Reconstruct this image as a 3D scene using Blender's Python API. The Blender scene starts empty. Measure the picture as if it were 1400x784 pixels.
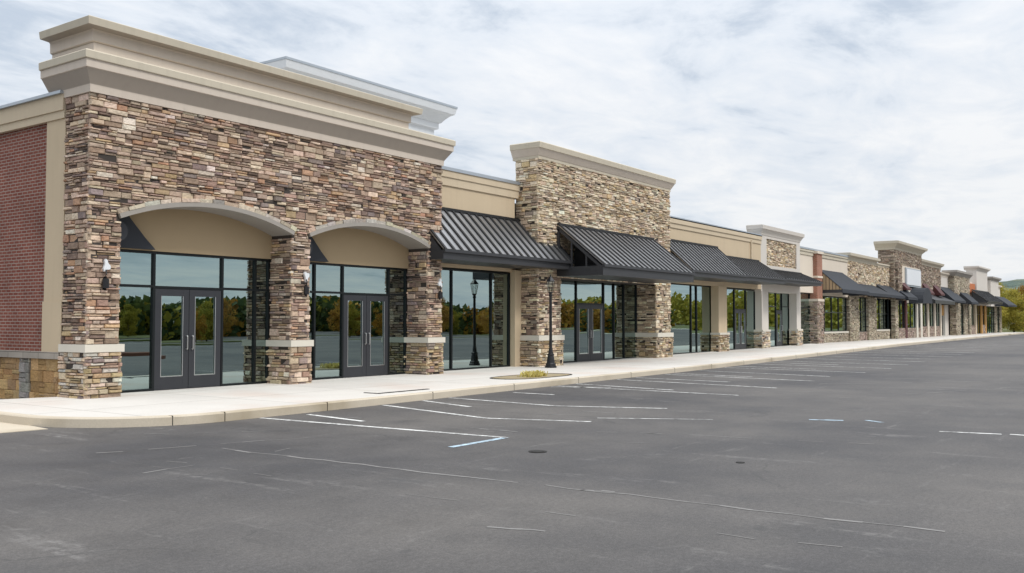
import bpy, bmesh, math, random
from mathutils import Vector, noise as mnoise
R = math.radians
random.seed(7)
scene = bpy.context.scene
COL = scene.collection

# ---------------------------------------------------------------- materials
def newmat(name):
    m = bpy.data.materials.new(name); m.use_nodes = True
    nt = m.node_tree; nt.nodes.clear()
    out = nt.nodes.new('ShaderNodeOutputMaterial')
    return m, nt, out
def N(nt, t, **kw):
    n = nt.nodes.new(t)
    for k, v in kw.items():
        if k.startswith('i_'):
            key = k[2:]
            key = int(key) if key.isdigit() else key.replace('_', ' ')
            n.inputs[key].default_value = v
        else: setattr(n, k, v)
    return n
def lk(nt, a, b): nt.links.new(a, b)
def math_(nt, op, a, b=None, clamp=False):
    n = N(nt, 'ShaderNodeMath', operation=op); n.use_clamp = clamp
    for i, v in enumerate((a, b)):
        if v is None: continue
        if isinstance(v, (int, float)): n.inputs[i].default_value = v
        else: lk(nt, v, n.inputs[i])
    return n.outputs[0]
def mixc(nt, fac, a, b, blend='MIX'):
    n = N(nt, 'ShaderNodeMix', data_type='RGBA', blend_type=blend)
    for sock, v in ((n.inputs[0], fac), (n.inputs[6], a), (n.inputs[7], b)):
        if isinstance(v, (int, float)): sock.default_value = v
        elif isinstance(v, tuple): sock.default_value = v if len(v) == 4 else (*v, 1)
        else: lk(nt, v, sock)
    return n.outputs[2]
def ramp(nt, fac, stops):
    n = N(nt, 'ShaderNodeValToRGB')
    e = n.color_ramp.elements
    while len(e) < len(stops): e.new(.5)
    for el, (p, c) in zip(e, stops):
        el.position = p; el.color = c if isinstance(c, tuple) and len(c) == 4 else ((*c, 1) if isinstance(c, tuple) else (c, c, c, 1))
    lk(nt, fac, n.inputs[0]); return n.outputs[0]
def coords(nt, scale=(1, 1, 1)):
    g = N(nt, 'ShaderNodeNewGeometry')
    mp = N(nt, 'ShaderNodeMapping'); mp.inputs['Scale'].default_value = scale
    lk(nt, g.outputs['Position'], mp.inputs[0]); return mp.outputs[0]
def noise(nt, vec, scale, detail=4, rough=.55):
    n = N(nt, 'ShaderNodeTexNoise'); n.inputs['Scale'].default_value = scale
    n.inputs['Detail'].default_value = detail; n.inputs['Roughness'].default_value = rough
    lk(nt, vec, n.inputs['Vector']); return n.outputs[0]
def bsdf(nt, out, base, rough=.8, metal=0, bump=None, bs=.3, bd=.01, spec=.4):
    b = N(nt, 'ShaderNodeBsdfPrincipled')
    if isinstance(base, tuple): b.inputs['Base Color'].default_value = (*base, 1)
    else: lk(nt, base, b.inputs['Base Color'])
    if isinstance(rough, (int, float)): b.inputs['Roughness'].default_value = rough
    else: lk(nt, rough, b.inputs['Roughness'])
    b.inputs['Metallic'].default_value = metal
    b.inputs['Specular IOR Level'].default_value = spec
    if bump is not None:
        bp = N(nt, 'ShaderNodeBump'); bp.inputs['Strength'].default_value = bs; bp.inputs['Distance'].default_value = bd
        lk(nt, bump, bp.inputs['Height']); lk(nt, bp.outputs[0], b.inputs['Normal'])
    lk(nt, b.outputs[0], out.inputs[0]); return b
def plain(name, c, rough=.7, metal=0, var=.12, vs=3., bumpscale=None, bs=.2, bd=.004, spec=.4, streak=0.):
    m, nt, out = newmat(name)
    v = coords(nt)
    n = noise(nt, v, vs, 5)
    col = mixc(nt, n, tuple(x*(1-var) for x in c), tuple(min(1, x*(1+var)) for x in c))
    if streak:
        s = noise(nt, coords(nt, (5, 5, .35)), 1.3, 4)
        f = ramp(nt, s, [(.5, 0.), (.75, streak)])
        col = mixc(nt, f, col, tuple(x*.55 for x in c))
    bp = noise(nt, v, bumpscale, 3) if bumpscale else None
    bsdf(nt, out, col, rough, metal, bp, bs, bd, spec)
    return m

def stone_mat(name):
    m, nt, out = newmat(name)
    a = N(nt, 'ShaderNodeAttribute'); a.attribute_name = 'Col'
    v = coords(nt)
    n1 = noise(nt, coords(nt, (1, 1, 2.2)), 14, 6, .65)
    n2 = noise(nt, v, 60, 3)
    f = ramp(nt, n1, [(.25, .55), (.5, 1.), (.78, 1.4)])
    c = mixc(nt, 1., a.outputs['Color'], f, 'MULTIPLY')
    n3 = noise(nt, v, 5, 3)
    c = mixc(nt, ramp(nt, n3, [(.55, 0.), (.72, .3)]), c, (.40, .29, .2))
    hb = math_(nt, 'ADD', n1, math_(nt, 'MULTIPLY', n2, .5))
    bsdf(nt, out, c, .88, 0, hb, .55, .02, .25)
    return m

def brick_mat(name, c1, c2, mortar, w=.2, h=.0677, ms=.01):
    m, nt, out = newmat(name)
    g = N(nt, 'ShaderNodeNewGeometry'); sx = N(nt, 'ShaderNodeSeparateXYZ'); lk(nt, g.outputs['Position'], sx.inputs[0])
    s = math_(nt, 'ADD', sx.outputs[0], sx.outputs[1])
    cb = N(nt, 'ShaderNodeCombineXYZ'); lk(nt, s, cb.inputs[0]); lk(nt, sx.outputs[2], cb.inputs[1])
    b = N(nt, 'ShaderNodeTexBrick'); lk(nt, cb.outputs[0], b.inputs['Vector'])
    b.inputs['Scale'].default_value = 1; b.inputs['Brick Width'].default_value = w; b.inputs['Row Height'].default_value = h
    b.inputs['Mortar Size'].default_value = ms; b.inputs['Mortar Smooth'].default_value = .2; b.inputs['Bias'].default_value = 0
    b.inputs['Color1'].default_value = (*c1, 1); b.inputs['Color2'].default_value = (*c2, 1); b.inputs['Mortar'].default_value = (*mortar, 1)
    n = noise(nt, g.outputs['Position'], 1.2, 5)
    c = mixc(nt, 1., b.outputs['Color'], ramp(nt, n, [(.3, .78), (.7, 1.18)]), 'MULTIPLY')
    inv = math_(nt, 'SUBTRACT', 1., b.outputs['Fac'])
    bsdf(nt, out, c, .85, 0, inv, .6, .008, .25)
    return m

def glass_mat(name, refl=(.64, .80, .79), trans=(.27, .34, .33), base=.42):
    m, nt, out = newmat(name)
    gl = N(nt, 'ShaderNodeBsdfGlossy'); gl.inputs['Color'].default_value = (*refl, 1); gl.inputs['Roughness'].default_value = .004
    tr = N(nt, 'ShaderNodeBsdfTransparent'); tr.inputs['Color'].default_value = (*trans, 1)
    fr = N(nt, 'ShaderNodeFresnel'); fr.inputs['IOR'].default_value = 1.5
    f = math_(nt, 'ADD', math_(nt, 'MULTIPLY', fr.outputs[0], 1.6), base, True)
    n = noise(nt, coords(nt), .7, 2)
    bp = N(nt, 'ShaderNodeBump'); bp.inputs['Strength'].default_value = .05; bp.inputs['Distance'].default_value = .02
    lk(nt, n, bp.inputs['Height']); lk(nt, bp.outputs[0], gl.inputs['Normal'])
    mx = N(nt, 'ShaderNodeMixShader'); lk(nt, f, mx.inputs[0]); lk(nt, tr.outputs[0], mx.inputs[1]); lk(nt, gl.outputs[0], mx.inputs[2])
    lk(nt, mx.outputs[0], out.inputs[0]); return m

def asphalt_mat():
    m, nt, out = newmat('asphalt')
    v = coords(nt)
    big = noise(nt, v, .16, 5, .6); mid = noise(nt, v, 1.1, 6, .65); fine = noise(nt, v, 70, 3, .7)
    c = mixc(nt, ramp(nt, big, [(.36, 0.), (.62, 1.)]), (.058, .056, .058), (.114, .106, .099))
    c = mixc(nt, 1., c, ramp(nt, mid, [(.25, .74), (.5, 1.), (.8, 1.22)]), 'MULTIPLY')
    c = mixc(nt, 1., c, ramp(nt, fine, [(.3, .72), (.7, 1.28)]), 'MULTIPLY')
    sp = N(nt, 'ShaderNodeTexVoronoi'); sp.inputs['Scale'].default_value = 38; lk(nt, v, sp.inputs['Vector'])
    c = mixc(nt, ramp(nt, sp.outputs['Distance'], [(.0, .5), (.16, 0.)]), c, (.24, .23, .22))
    gr = noise(nt, v, 22, 5, .8)
    c = mixc(nt, 1., c, ramp(nt, gr, [(.3, .74), (.5, 1.), (.72, 1.34)]), 'MULTIPLY')
    # scuffs: ragged pale patches broken up by fine noise, elongated along the stall direction and along the aisle
    brk = ramp(nt, noise(nt, v, 7., 5, .75), [(.42, 0.), (.6, 1.)])
    for sc, rot, s_, lo, hi, amt in (((2.4, .30, 1), 8, 1.0, .58, .70, .62), ((.35, 2.8, 1), -6, 1.0, .60, .72, .55), ((1.2, 1.0, 1), 30, .9, .60, .72, .4)):
        mp = N(nt, 'ShaderNodeMapping'); mp.inputs['Scale'].default_value = sc; mp.inputs['Rotation'].default_value = (0, 0, R(rot))
        lk(nt, v, mp.inputs[0])
        st = noise(nt, mp.outputs[0], s_, 7, .72)
        f = math_(nt, 'MULTIPLY', ramp(nt, st, [(lo, 0.), (hi, amt)]), brk)
        c = mixc(nt, f, c, (.25, .24, .23))
    # dark drips, oil and sealer patches
    d = noise(nt, v, .5, 6, .62)
    c = mixc(nt, ramp(nt, d, [(.58, 0.), (.70, .5)]), c, (.055, .055, .058))
    d2 = noise(nt, v, 2.3, 3, .5)
    c = mixc(nt, ramp(nt, d2, [(.70, 0.), (.76, .5)]), c, (.05, .05, .05))
    # hairline cracks
    ck = N(nt, 'ShaderNodeTexVoronoi'); ck.feature = 'DISTANCE_TO_EDGE'; ck.inputs['Scale'].default_value = .22
    wob = N(nt, 'ShaderNodeTexNoise'); wob.inputs['Scale'].default_value = 1.2; wob.inputs['Detail'].default_value = 5; lk(nt, v, wob.inputs['Vector'])
    va = N(nt, 'ShaderNodeVectorMath', operation='ADD'); vs_ = N(nt, 'ShaderNodeVectorMath', operation='SCALE'); vs_.inputs['Scale'].default_value = 1.3
    lk(nt, wob.outputs['Color'], vs_.inputs[0]); lk(nt, v, va.inputs[0]); lk(nt, vs_.outputs[0], va.inputs[1]); lk(nt, va.outputs[0], ck.inputs['Vector'])
    f = math_(nt, 'MULTIPLY', ramp(nt, ck.outputs['Distance'], [(.0, .55), (.006, 0.)]), ramp(nt, noise(nt, v, .35, 2), [(.48, 0.), (.56, 1.)]))
    c = mixc(nt, f, c, (.045, .045, .045))
    hb = math_(nt, 'ADD', fine, math_(nt, 'MULTIPLY', mid, .6))
    rg = ramp(nt, mid, [(.3, .62), (.7, .8)])
    bsdf(nt, out, c, rg, 0, hb, .35, .008, .35); return m

def concrete_mat(name, c, joint=None, stain=(.5, .40, .33), sa=.42):
    m, nt, out = newmat(name)
    v = coords(nt)
    n = noise(nt, v, .8, 6, .6); f = noise(nt, v, 45, 3, .7); st = noise(nt, v, .45, 4)
    col = mixc(nt, n, tuple(x*.86 for x in c), tuple(min(1, x*1.08) for x in c))
    col = mixc(nt, 1., col, ramp(nt, f, [(.3, .92), (.7, 1.06)]), 'MULTIPLY')
    col = mixc(nt, ramp(nt, st, [(.52, 0.), (.68, sa)]), col, stain)
    hb = f
    if joint:
        b = N(nt, 'ShaderNodeTexBrick'); b.offset = 0
        mp = N(nt, 'ShaderNodeMapping'); mp.inputs['Location'].default_value = (.4, .2, 0); lk(nt, v, mp.inputs[0]); lk(nt, mp.outputs[0], b.inputs['Vector'])
        b.inputs['Scale'].default_value = 1; b.inputs['Brick Width'].default_value = joint[0]; b.inputs['Row Height'].default_value = joint[1]
        b.inputs['Mortar Size'].default_value = .013; b.inputs['Mortar Smooth'].default_value = .1
        b.inputs['Color1'].default_value = (.97, .97, .97, 1); b.inputs['Color2'].default_value = (1.04, 1.04, 1.04, 1); b.inputs['Mortar'].default_value = (.55, .53, .5, 1)
        col = mixc(nt, 1., col, b.outputs['Color'], 'MULTIPLY')
        hb = math_(nt, 'SUBTRACT', f, math_(nt, 'MULTIPLY', b.outputs['Fac'], 2.))
    bsdf(nt, out, col, .85, 0, hb, .25, .006, .3); return m

def paint_mat(name, c):
    m, nt, out = newmat(name)
    v = coords(nt)
    n = noise(nt, v, 9, 6, .7); n2 = noise(nt, v, 1.2, 3)
    w = math_(nt, 'ADD', math_(nt, 'MULTIPLY', n, .7), math_(nt, 'MULTIPLY', n2, .45))
    col = mixc(nt, ramp(nt, w, [(.50, 0.), (.68, .85)]), c, (.12, .117, .113))
    bsdf(nt, out, col, .7); return m

def leaf_mat(name, cols):
    m, nt, out = newmat(name)
    v = coords(nt); g = N(nt, 'ShaderNodeNewGeometry')
    n = noise(nt, v, .55, 3)
    w = math_(nt, 'ADD', math_(nt, 'MULTIPLY', n, .75), math_(nt, 'MULTIPLY', g.outputs['Random Per Island'], .3))
    c = ramp(nt, w, [(.3, cols[0]), (.48, cols[1]), (.68, cols[2])])
    b = N(nt, 'ShaderNodeBsdfPrincipled'); lk(nt, c, b.inputs['Base Color']); b.inputs['Roughness'].default_value = .7; b.inputs['Specular IOR Level'].default_value = .2
    t = N(nt, 'ShaderNodeBsdfTranslucent'); lk(nt, c, t.inputs['Color'])
    mx = N(nt, 'ShaderNodeMixShader'); mx.inputs[0].default_value = .3
    lk(nt, b.outputs[0], mx.inputs[1]); lk(nt, t.outputs[0], mx.inputs[2]); lk(nt, mx.outputs[0], out.inputs[0]); return m

M = {}
M['stone'] = stone_mat('ledge_stone')
M['mortar'] = plain('mortar', (.055, .046, .04), .95)
M['brick'] = brick_mat('red_brick', (.19, .055, .038), (.24, .078, .053), (.33, .26, .22))
M['brick2'] = brick_mat('orange_brick', (.33, .12, .07), (.38, .16, .10), (.34, .27, .22))
M['tan'] = plain('tan_stucco', (.56, .45, .31), .9, var=.06, vs=1.5, bumpscale=140, streak=.12)
M['tan_light'] = plain('light_tan_stucco', (.58, .48, .345), .9, var=.06, vs=1.5, bumpscale=140, streak=.12)
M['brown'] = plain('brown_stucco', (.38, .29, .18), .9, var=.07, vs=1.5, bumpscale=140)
M['cream'] = plain('cream_stucco', (.66, .58, .48), .9, var=.05, vs=1.2, bumpscale=140, streak=.1)
M['white'] = plain('pale_stucco', (.615, .57, .515), .9, var=.05, vs=1.2, bumpscale=140, streak=.1)
M['cornice'] = plain('cornice_stucco', (.60, .525, .445), .9, var=.05, vs=1.2, bumpscale=120, streak=.14)
M['cove'] = plain('taupe_stucco', (.385, .335, .285), .9, var=.05, vs=1.2, bumpscale=120, streak=.1)
M['band'] = plain('sand_stucco', (.54, .485, .385), .9, var=.06, vs=1.2, bumpscale=120, streak=.2)
M['greytrim'] = plain('grey_trim', (.31, .285, .255), .9, var=.08, vs=2, bumpscale=90)
M['lime'] = plain('limestone_cap', (.62, .58, .50), .85, var=.08, vs=3, bumpscale=60)
M['greycap'] = brick_mat('grey_cast_stone', (.34, .30, .26), (.38, .34, .29), (.17, .15, .13), .6, 1.0, .008)
M['buff'] = stone_mat('buff_block')
M['frame'] = plain('dark_bronze_aluminium', (.012, .015, .016), .38, .4, var=.1)
M['doorframe'] = plain('grey_door_aluminium', (.042, .044, .05), .4, .3, var=.08)
M['awning'] = plain('sheen_grey_standing_seam', (.42, .42, .425), .33, .9, var=.16, vs=2.)  # black metal sheet greyed: sky reflection put into its base colour
M['rib'] = plain('shade_black_seam_rib', (.012, .012, .013), .5, 0, var=.1)  # near-black copy of the same metal, shadow side of ribs put into colour
M['blackfascia'] = plain('black_fascia', (.045, .046, .05), .42, .2, var=.1)
M['fabric'] = plain('black_awning_fabric', (.03, .034, .042), .75, 0, var=.15, vs=2)
M['blackpaint'] = plain('black_paint', (.014, .014, .016), .4, 0, var=.15)
M['maroon'] = plain('maroon_paint', (.085, .026, .026), .6, 0, var=.15)
M['orange'] = plain('orange_panel', (.5, .16, .06), .8, 0, var=.1)
M['amber'] = plain('amber_panel', (.45, .24, .07), .8, 0, var=.1)
M['steel'] = plain('brushed_steel', (.62, .62, .62), .3, .95, var=.05)
M['whitepaint'] = plain('white_metal', (.72, .74, .76), .55, .1, var=.05)
M['coping'] = plain('grey_coping', (.42, .46, .5), .4, .5, var=.06)
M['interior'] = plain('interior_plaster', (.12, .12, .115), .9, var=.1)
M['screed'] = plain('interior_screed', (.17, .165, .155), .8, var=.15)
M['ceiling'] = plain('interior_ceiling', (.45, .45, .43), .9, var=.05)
M['roof'] = plain('roof_membrane', (.45, .45, .44), .9, var=.08)
M['glass'] = glass_mat('storefront_glass')
M['clear'] = glass_mat('lantern_glass', (.9, .9, .9), (.9, .92, .9), .05)
M['asphalt'] = asphalt_mat()
M['walk'] = concrete_mat('pavement_concrete', (.63, .60, .555), (3.0, 2.15), (.55, .43, .36))
M['kerb'] = concrete_mat('kerb_concrete', (.58, .51, .405), None, (.34, .28, .19), .75)
M['line'] = paint_mat('white_line_paint', (.72, .72, .70))
M['blue'] = paint_mat('pale_blue_line_paint', (.5, .66, .78))
M['iron'] = plain('cast_iron', (.03, .028, .026), .7, .3, var=.3, vs=20)
M['soil'] = plain('sandy_soil', (.33, .27, .17), .95, var=.25, vs=8, bumpscale=30, bs=.5, bd=.02)
M['mulch'] = plain('mulch', (.16, .07, .045), .95, var=.3, vs=8, bumpscale=20, bs=.6, bd=.03)
M['seam'] = plain('pale_seam', (.21, .203, .196), .8, var=.3, vs=10)
M['bark'] = plain('bark', (.075, .055, .04), .95, var=.3, vs=6, bumpscale=25, bs=.6, bd=.02)
M['grass'] = plain('verge_grass', (.10, .11, .035), .95, var=.45, vs=2.5, bumpscale=12, bs=.6, bd=.03)
M['leaf_green'] = leaf_mat('leaf_green', [(.03, .05, .022), (.055, .085, .032), (.11, .135, .04)])
M['leaf_yellow'] = leaf_mat('leaf_yellow_green', [(.15, .16, .03), (.29, .265, .04), (.42, .34, .06)])
M['leaf_orange'] = leaf_mat('leaf_orange', [(.17, .09, .02), (.36, .18, .03), (.46, .28, .045)])
M['leaf_dry'] = leaf_mat('leaf_dry', [(.55, .47, .16), (.66, .58, .20), (.7, .64, .34)])
def hill_mat():
    m, nt, out = newmat('hazed_wooded_hill')
    v = coords(nt)
    n = noise(nt, v, .05, 8, .7); n2 = noise(nt, v, .25, 4)
    c = ramp(nt, n, [(.35, (.09, .125, .11)), (.55, (.125, .16, .125)), (.7, (.19, .19, .12))])  # bluish distance haze mixed into the woodland tones
    c = mixc(nt, 1., c, ramp(nt, n2, [(.3, .7), (.7, 1.25)]), 'MULTIPLY')
    bsdf(nt, out, c, .95, 0, n2, 1., 3., .1); return m
M['hill'] = hill_mat()

# ---------------------------------------------------------------- mesh builder
class MB:
    def __init__(s): s.v = []; s.f = []; s.m = []; s.c = []
    def quad(s, pts, mi=0, col=(1, 1, 1)):
        b = len(s.v); s.v += [tuple(p) for p in pts]; s.f.append(tuple(range(b, b+len(pts)))); s.m.append(mi); s.c.append(col)
    def box(s, x0, x1, y0, y1, z0, z1, mi=0, col=(1, 1, 1), bev=0):
        b = len(s.v)
        s.v += [(x0, y0, z0), (x1, y0, z0), (x1, y1, z0), (x0, y1, z0), (x0, y0, z1), (x1, y0, z1), (x1, y1, z1), (x0, y1, z1)]
        for q in ((0, 3, 2, 1), (4, 5, 6, 7), (0, 1, 5, 4), (1, 2, 6, 5), (2, 3, 7, 6), (3, 0, 4, 7)):
            s.f.append(tuple(b+i for i in q)); s.m.append(mi); s.c.append(col)
    def prism_y(s, poly, y0, y1, mi=0):           # polygon in (x,z) extruded along y
        n = len(poly); b = len(s.v)
        s.v += [(x, y0, z) for x, z in poly] + [(x, y1, z) for x, z in poly]
        s.f.append(tuple(b+i for i in range(n))); s.f.append(tuple(b+n+i for i in reversed(range(n))))
        for i in range(n):
            j = (i+1) % n; s.f.append((b+i, b+n+i, b+n+j, b+j))
        k = n+2; s.m += [mi]*k; s.c += [(1, 1, 1)]*k
    def prism_x(s, poly, x0, x1, mi=0):           # polygon in (y,z) extruded along x
        n = len(poly); b = len(s.v)
        s.v += [(x0, y, z) for y, z in poly] + [(x1, y, z) for y, z in poly]
        s.f.append(tuple(b+i for i in reversed(range(n)))); s.f.append(tuple(b+n+i for i in range(n)))
        for i in range(n):
            j = (i+1) % n; s.f.append((b+i, b+j, b+n+j, b+n+i))
        k = n+2; s.m += [mi]*k; s.c += [(1, 1, 1)]*k
    def prism_z(s, poly, z0, z1, mi=0):
        n = len(poly); b = len(s.v)
        s.v += [(x, y, z0) for x, y in poly] + [(x, y, z1) for x, y in poly]
        s.f.append(tuple(b+i for i in reversed(range(n)))); s.f.append(tuple(b+n+i for i in range(n)))
        for i in range(n):
            j = (i+1) % n; s.f.append((b+i, b+j, b+n+j, b+n+i))
        k = n+2; s.m += [mi]*k; s.c += [(1, 1, 1)]*k
    def tube(s, pts, rads, n=10, mi=0, col=(1, 1, 1)):
        rings = []
        for i, p in enumerate(pts):
            p = Vector(p)
            d = (Vector(pts[min(i+1, len(pts)-1)]) - Vector(pts[max(i-1, 0)])).normalized()
            a = d.orthogonal().normalized() if abs(d.z) < .95 else Vector((1, 0, 0)).cross(d).normalized(); e = d.cross(a).normalized()
            r = rads[i]; b = len(s.v)
            s.v += [tuple(p + a*r*math.cos(2*math.pi*k/n) + e*r*math.sin(2*math.pi*k/n)) for k in range(n)]
            rings.append(b)
        for q in range(len(rings)-1):
            for k in range(n):
                s.f.append((rings[q]+k, rings[q]+(k+1) % n, rings[q+1]+(k+1) % n, rings[q+1]+k)); s.m.append(mi); s.c.append(col)
        s.f.append(tuple(rings[0]+k for k in reversed(range(n)))); s.f.append(tuple(rings[-1]+k for k in range(n)))
        s.m += [mi]*2; s.c += [col]*2
    def build(s, name, mats, parent=None, origin=None, smooth=False):
        me = bpy.data.meshes.new(name)
        o = bpy.data.objects.new(name, me); COL.objects.link(o)
        off = Vector((0, 0, 0))
        if parent is not None:
            o.parent = parent; off = Vector(parent['_w'])
        if origin is not None: base = Vector(origin)
        elif parent is not None: base = off
        else: base = Vector((0, 0, 0))
        o.location = base - off
        me.from_pydata([tuple(Vector(v)-base) for v in s.v], [], s.f)
        ms = mats if isinstance(mats, (list, tuple)) else [mats]
        for mt in ms: me.materials.append(M[mt])
        me.polygons.foreach_set('material_index', s.m)
        if any(c != (1, 1, 1) for c in s.c):
            at = me.color_attributes.new('Col', 'FLOAT_COLOR', 'CORNER')
            buf = []
            for p, c in zip(me.polygons, s.c): buf += [c[0], c[1], c[2], 1.]*p.loop_total
            at.data.foreach_set('color', buf)
        if smooth: me.polygons.foreach_set('use_smooth', [True]*len(me.polygons))
        bm = bmesh.new(); bm.from_mesh(me)
        big = [f for f in bm.faces if len(f.verts) > 4]
        if big: bmesh.ops.triangulate(bm, faces=big)
        bm.to_mesh(me); bm.free()
        me.update()
        o['_w'] = tuple(base)
        return o
def empty(name, loc, label=None, cat=None, group=None):
    o = bpy.data.objects.new(name, None); COL.objects.link(o); o.location = loc; o.empty_display_size = .2
    o['_w'] = tuple(loc); tag(o, label, cat, group); return o
def tag(o, label=None, cat=None, group=None, kind=None):
    for k, v in (('label', label), ('category', cat), ('group', group), ('kind', kind)):
        if v: o[k] = v
    return o

# ---------------------------------------------------------------- ground profile
def rise(x): return 0. if x < 30 else (.15*(x-30)/30 if x < 60 else .15)
SW = .15
def base(x): return SW + rise(x)

# ---------------------------------------------------------------- ledge stone veneer
PAL_A = [((.30, .22, .172), 5), ((.43, .335, .26), 7), ((.18, .132, .108), 3), ((.51, .41, .31), 6), ((.345, .245, .19), 4),
         ((.255, .205, .19), 2.5), ((.55, .445, .35), 4), ((.48, .35, .215), 1.5), ((.62, .55, .47), 1.2), ((.40, .25, .165), 1.6)]
PAL_C = [((.49, .41, .315), 5), ((.56, .48, .37), 6), ((.36, .295, .23), 2), ((.63, .56, .455), 7), ((.42, .335, .255), 3),
         ((.30, .26, .22), 1.5), ((.52, .41, .26), 2), ((.66, .60, .51), 2)]
PAL_A = [((a[0]*1.02, a[1]*.99, a[2]*.97), w) for a, w in PAL_A]
PAL_C = [((min(.75, a[0]*1.1), a[1]*1.05, a[2]*.98), w) for a, w in PAL_C]
PAL_W = [((.42, .32, .19), 5), ((.36, .26, .15), 4), ((.48, .39, .26), 5), ((.30, .22, .15), 3), ((.34, .29, .23), 2)]
PAL_L = [((.50, .46, .40), 5), ((.56, .53, .47), 4), ((.44, .40, .35), 4), ((.36, .33, .29), 2)]
PAL_H = [((.36, .295, .23), 5), ((.29, .23, .18), 4), ((.44, .37, .29), 4), ((.20, .155, .125), 2), ((.34, .24, .17), 2)]
PAL_T = [((.48, .42, .32), 5), ((.41, .345, .26), 4), ((.50, .44, .34), 3), ((.30, .25, .19), 2)]
PAL_B = [((.40, .25, .11), 5), ((.35, .21, .095), 4), ((.46, .31, .15), 4), ((.30, .19, .10), 2)]
PAL_G = [((.25, .235, .21), 5), ((.30, .28, .25), 4), ((.2, .185, .165), 3)]
PAL_P = [((.40, .31, .26), 5), ((.46, .36, .30), 4), ((.33, .26, .21), 3), ((.5, .42, .35), 2)]
def pick(pal, rnd):
    t = rnd.random()*sum(w for _, w in pal)
    for c, w in pal:
        t -= w
        if t <= 0: break
    k = rnd.uniform(.76, 1.28)
    return tuple(min(.8, x*k*rnd.uniform(.96, 1.04)) for x in c)
def ledge(mb, face, u0, u1, z0, z1, d, pal, rnd, hs=(.045, .09), ls=(.13, .40), prot=(.004, .075), gap=.0055, clipz=None, band=(.17, .28), ext=.0, cells=(2, 4)):
    """face: 'F' front (-Y normal, plane y=d, u=x), 'L' left (-X normal, plane x=d, u=y), 'R' right (+X normal)"""
    def P(u, z, p):
        if face == 'F': return (u, d-p, z)
        if face == 'L': return (d-p, u, z)
        return (d+p, u, z)
    def stone(a, b, c, e):
        a = max(a, u0-ext); b = min(b, u1+ext); e = min(e, z1)
        c0 = c1 = c
        if clipz:
            c0 = max(c, clipz(a)); c1 = max(c, clipz(b)); cm = clipz((a+b)/2)
            c0 = max(c0, 2*cm-c1-.05) if cm > max(c0, c1) else c0
        if clipz:
            while b-a > .05 and clipz(a) > e-.03: a += .015
            while b-a > .05 and clipz(b) > e-.03: b -= .015
            c0 = max(c, clipz(a)); c1 = max(c, clipz(b))
        if b-a < .03 or e-max(c0, c1) < .02: return
        p = rnd.uniform(*prot); g = gap; i = min(.011, (e-c)*.16)
        j = lambda k: rnd.uniform(-k, k)
        bk = [P(a+g, c0+g, -.03), P(b-g, c1+g, -.03), P(b-g, e-g, -.03), P(a+g, e-g, -.03)]
        md = [P(a+g, c0+g, p*.55), P(b-g, c1+g, p*.55), P(b-g, e-g, p*.55), P(a+g, e-g, p*.55)]
        fr = [P(a+g+i+abs(j(.008)), c0+g+i+j(.005), p+j(.008)), P(b-g-i-abs(j(.008)), c1+g+i+j(.005), p+j(.008)),
              P(b-g-i-abs(j(.008)), e-g-i+j(.005), p+j(.008)), P(a+g+i+abs(j(.008)), e-g-i+j(.005), p+j(.008))]
        tl = rnd.uniform(-.02, .02)*(b-a)
        fr = [(q[0], q[1], q[2]+(tl if w in (1, 2) else -tl)*.5) for w, q in enumerate(fr)]
        col = pick(pal, rnd)
        bi = len(mb.v); mb.v += bk+md+fr
        fs = []
        for r0 in (0, 4):
            for k in range(4):
                n = (k+1) % 4; fs.append((bi+r0+k, bi+r0+n, bi+r0+4+n, bi+r0+4+k))
        fs.append((bi+8, bi+9, bi+10, bi+11))
        if face == 'L': fs = [tuple(reversed(q)) for q in fs]
        for q in fs: mb.f.append(q); mb.m.append(0); mb.c.append(col)
    z = z0
    while z < z1-.015:
        h = min(rnd.uniform(*band), z1-z)
        if z1-(z+h) < .07: h = z1-z
        u = u0-ext-rnd.uniform(0, .3)
        while u < u1+ext:
            L = rnd.uniform(.55, 1.25)
            n = rnd.randint(*cells); n = max(1, min(n, int(h/hs[0])))
            ws = [rnd.uniform(.6, 1.4) for _ in range(n)]; t = sum(ws); zz = z
            for w in ws:
                hh = h*w/t; x = u
                while x < u+L-.02:
                    l = max(rnd.uniform(*ls), 1.75*hh)
                    if u+L-(x+l) < ls[0]*.7: l = u+L-x
                    if hh > .09 and rnd.random() < .3:
                        k = rnd.uniform(.4, .6)*hh; stone(x, x+l, zz, zz+k); stone(x, x+l, zz+k, zz+hh)
                    else: stone(x, x+l, zz, zz+hh)
                    x += l
                zz += hh
            u += L
        z += h
def veneer_pier(name, x0, x1, y0, y1, z0, z1, pal, parent, seed, sides='FLR', **kw):
    rnd = random.Random(seed); mb = MB()
    mb.box(x0+.012, x1-.012, y0+.012, y1, z0, z1, 1)
    if 'F' in sides: ledge(mb, 'F', x0, x1, z0, z1, y0+.02, pal, rnd, ext=.025, **kw)
    if 'L' in sides: ledge(mb, 'L', y0, y1, z0, z1, x0+.02, pal, rnd, ext=.0, **kw)
    if 'R' in sides: ledge(mb, 'R', y0, y1, z0, z1, x1-.02, pal, rnd, ext=.0, **kw)
    return mb.build(name, ['stone', 'mortar'], parent)

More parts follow.
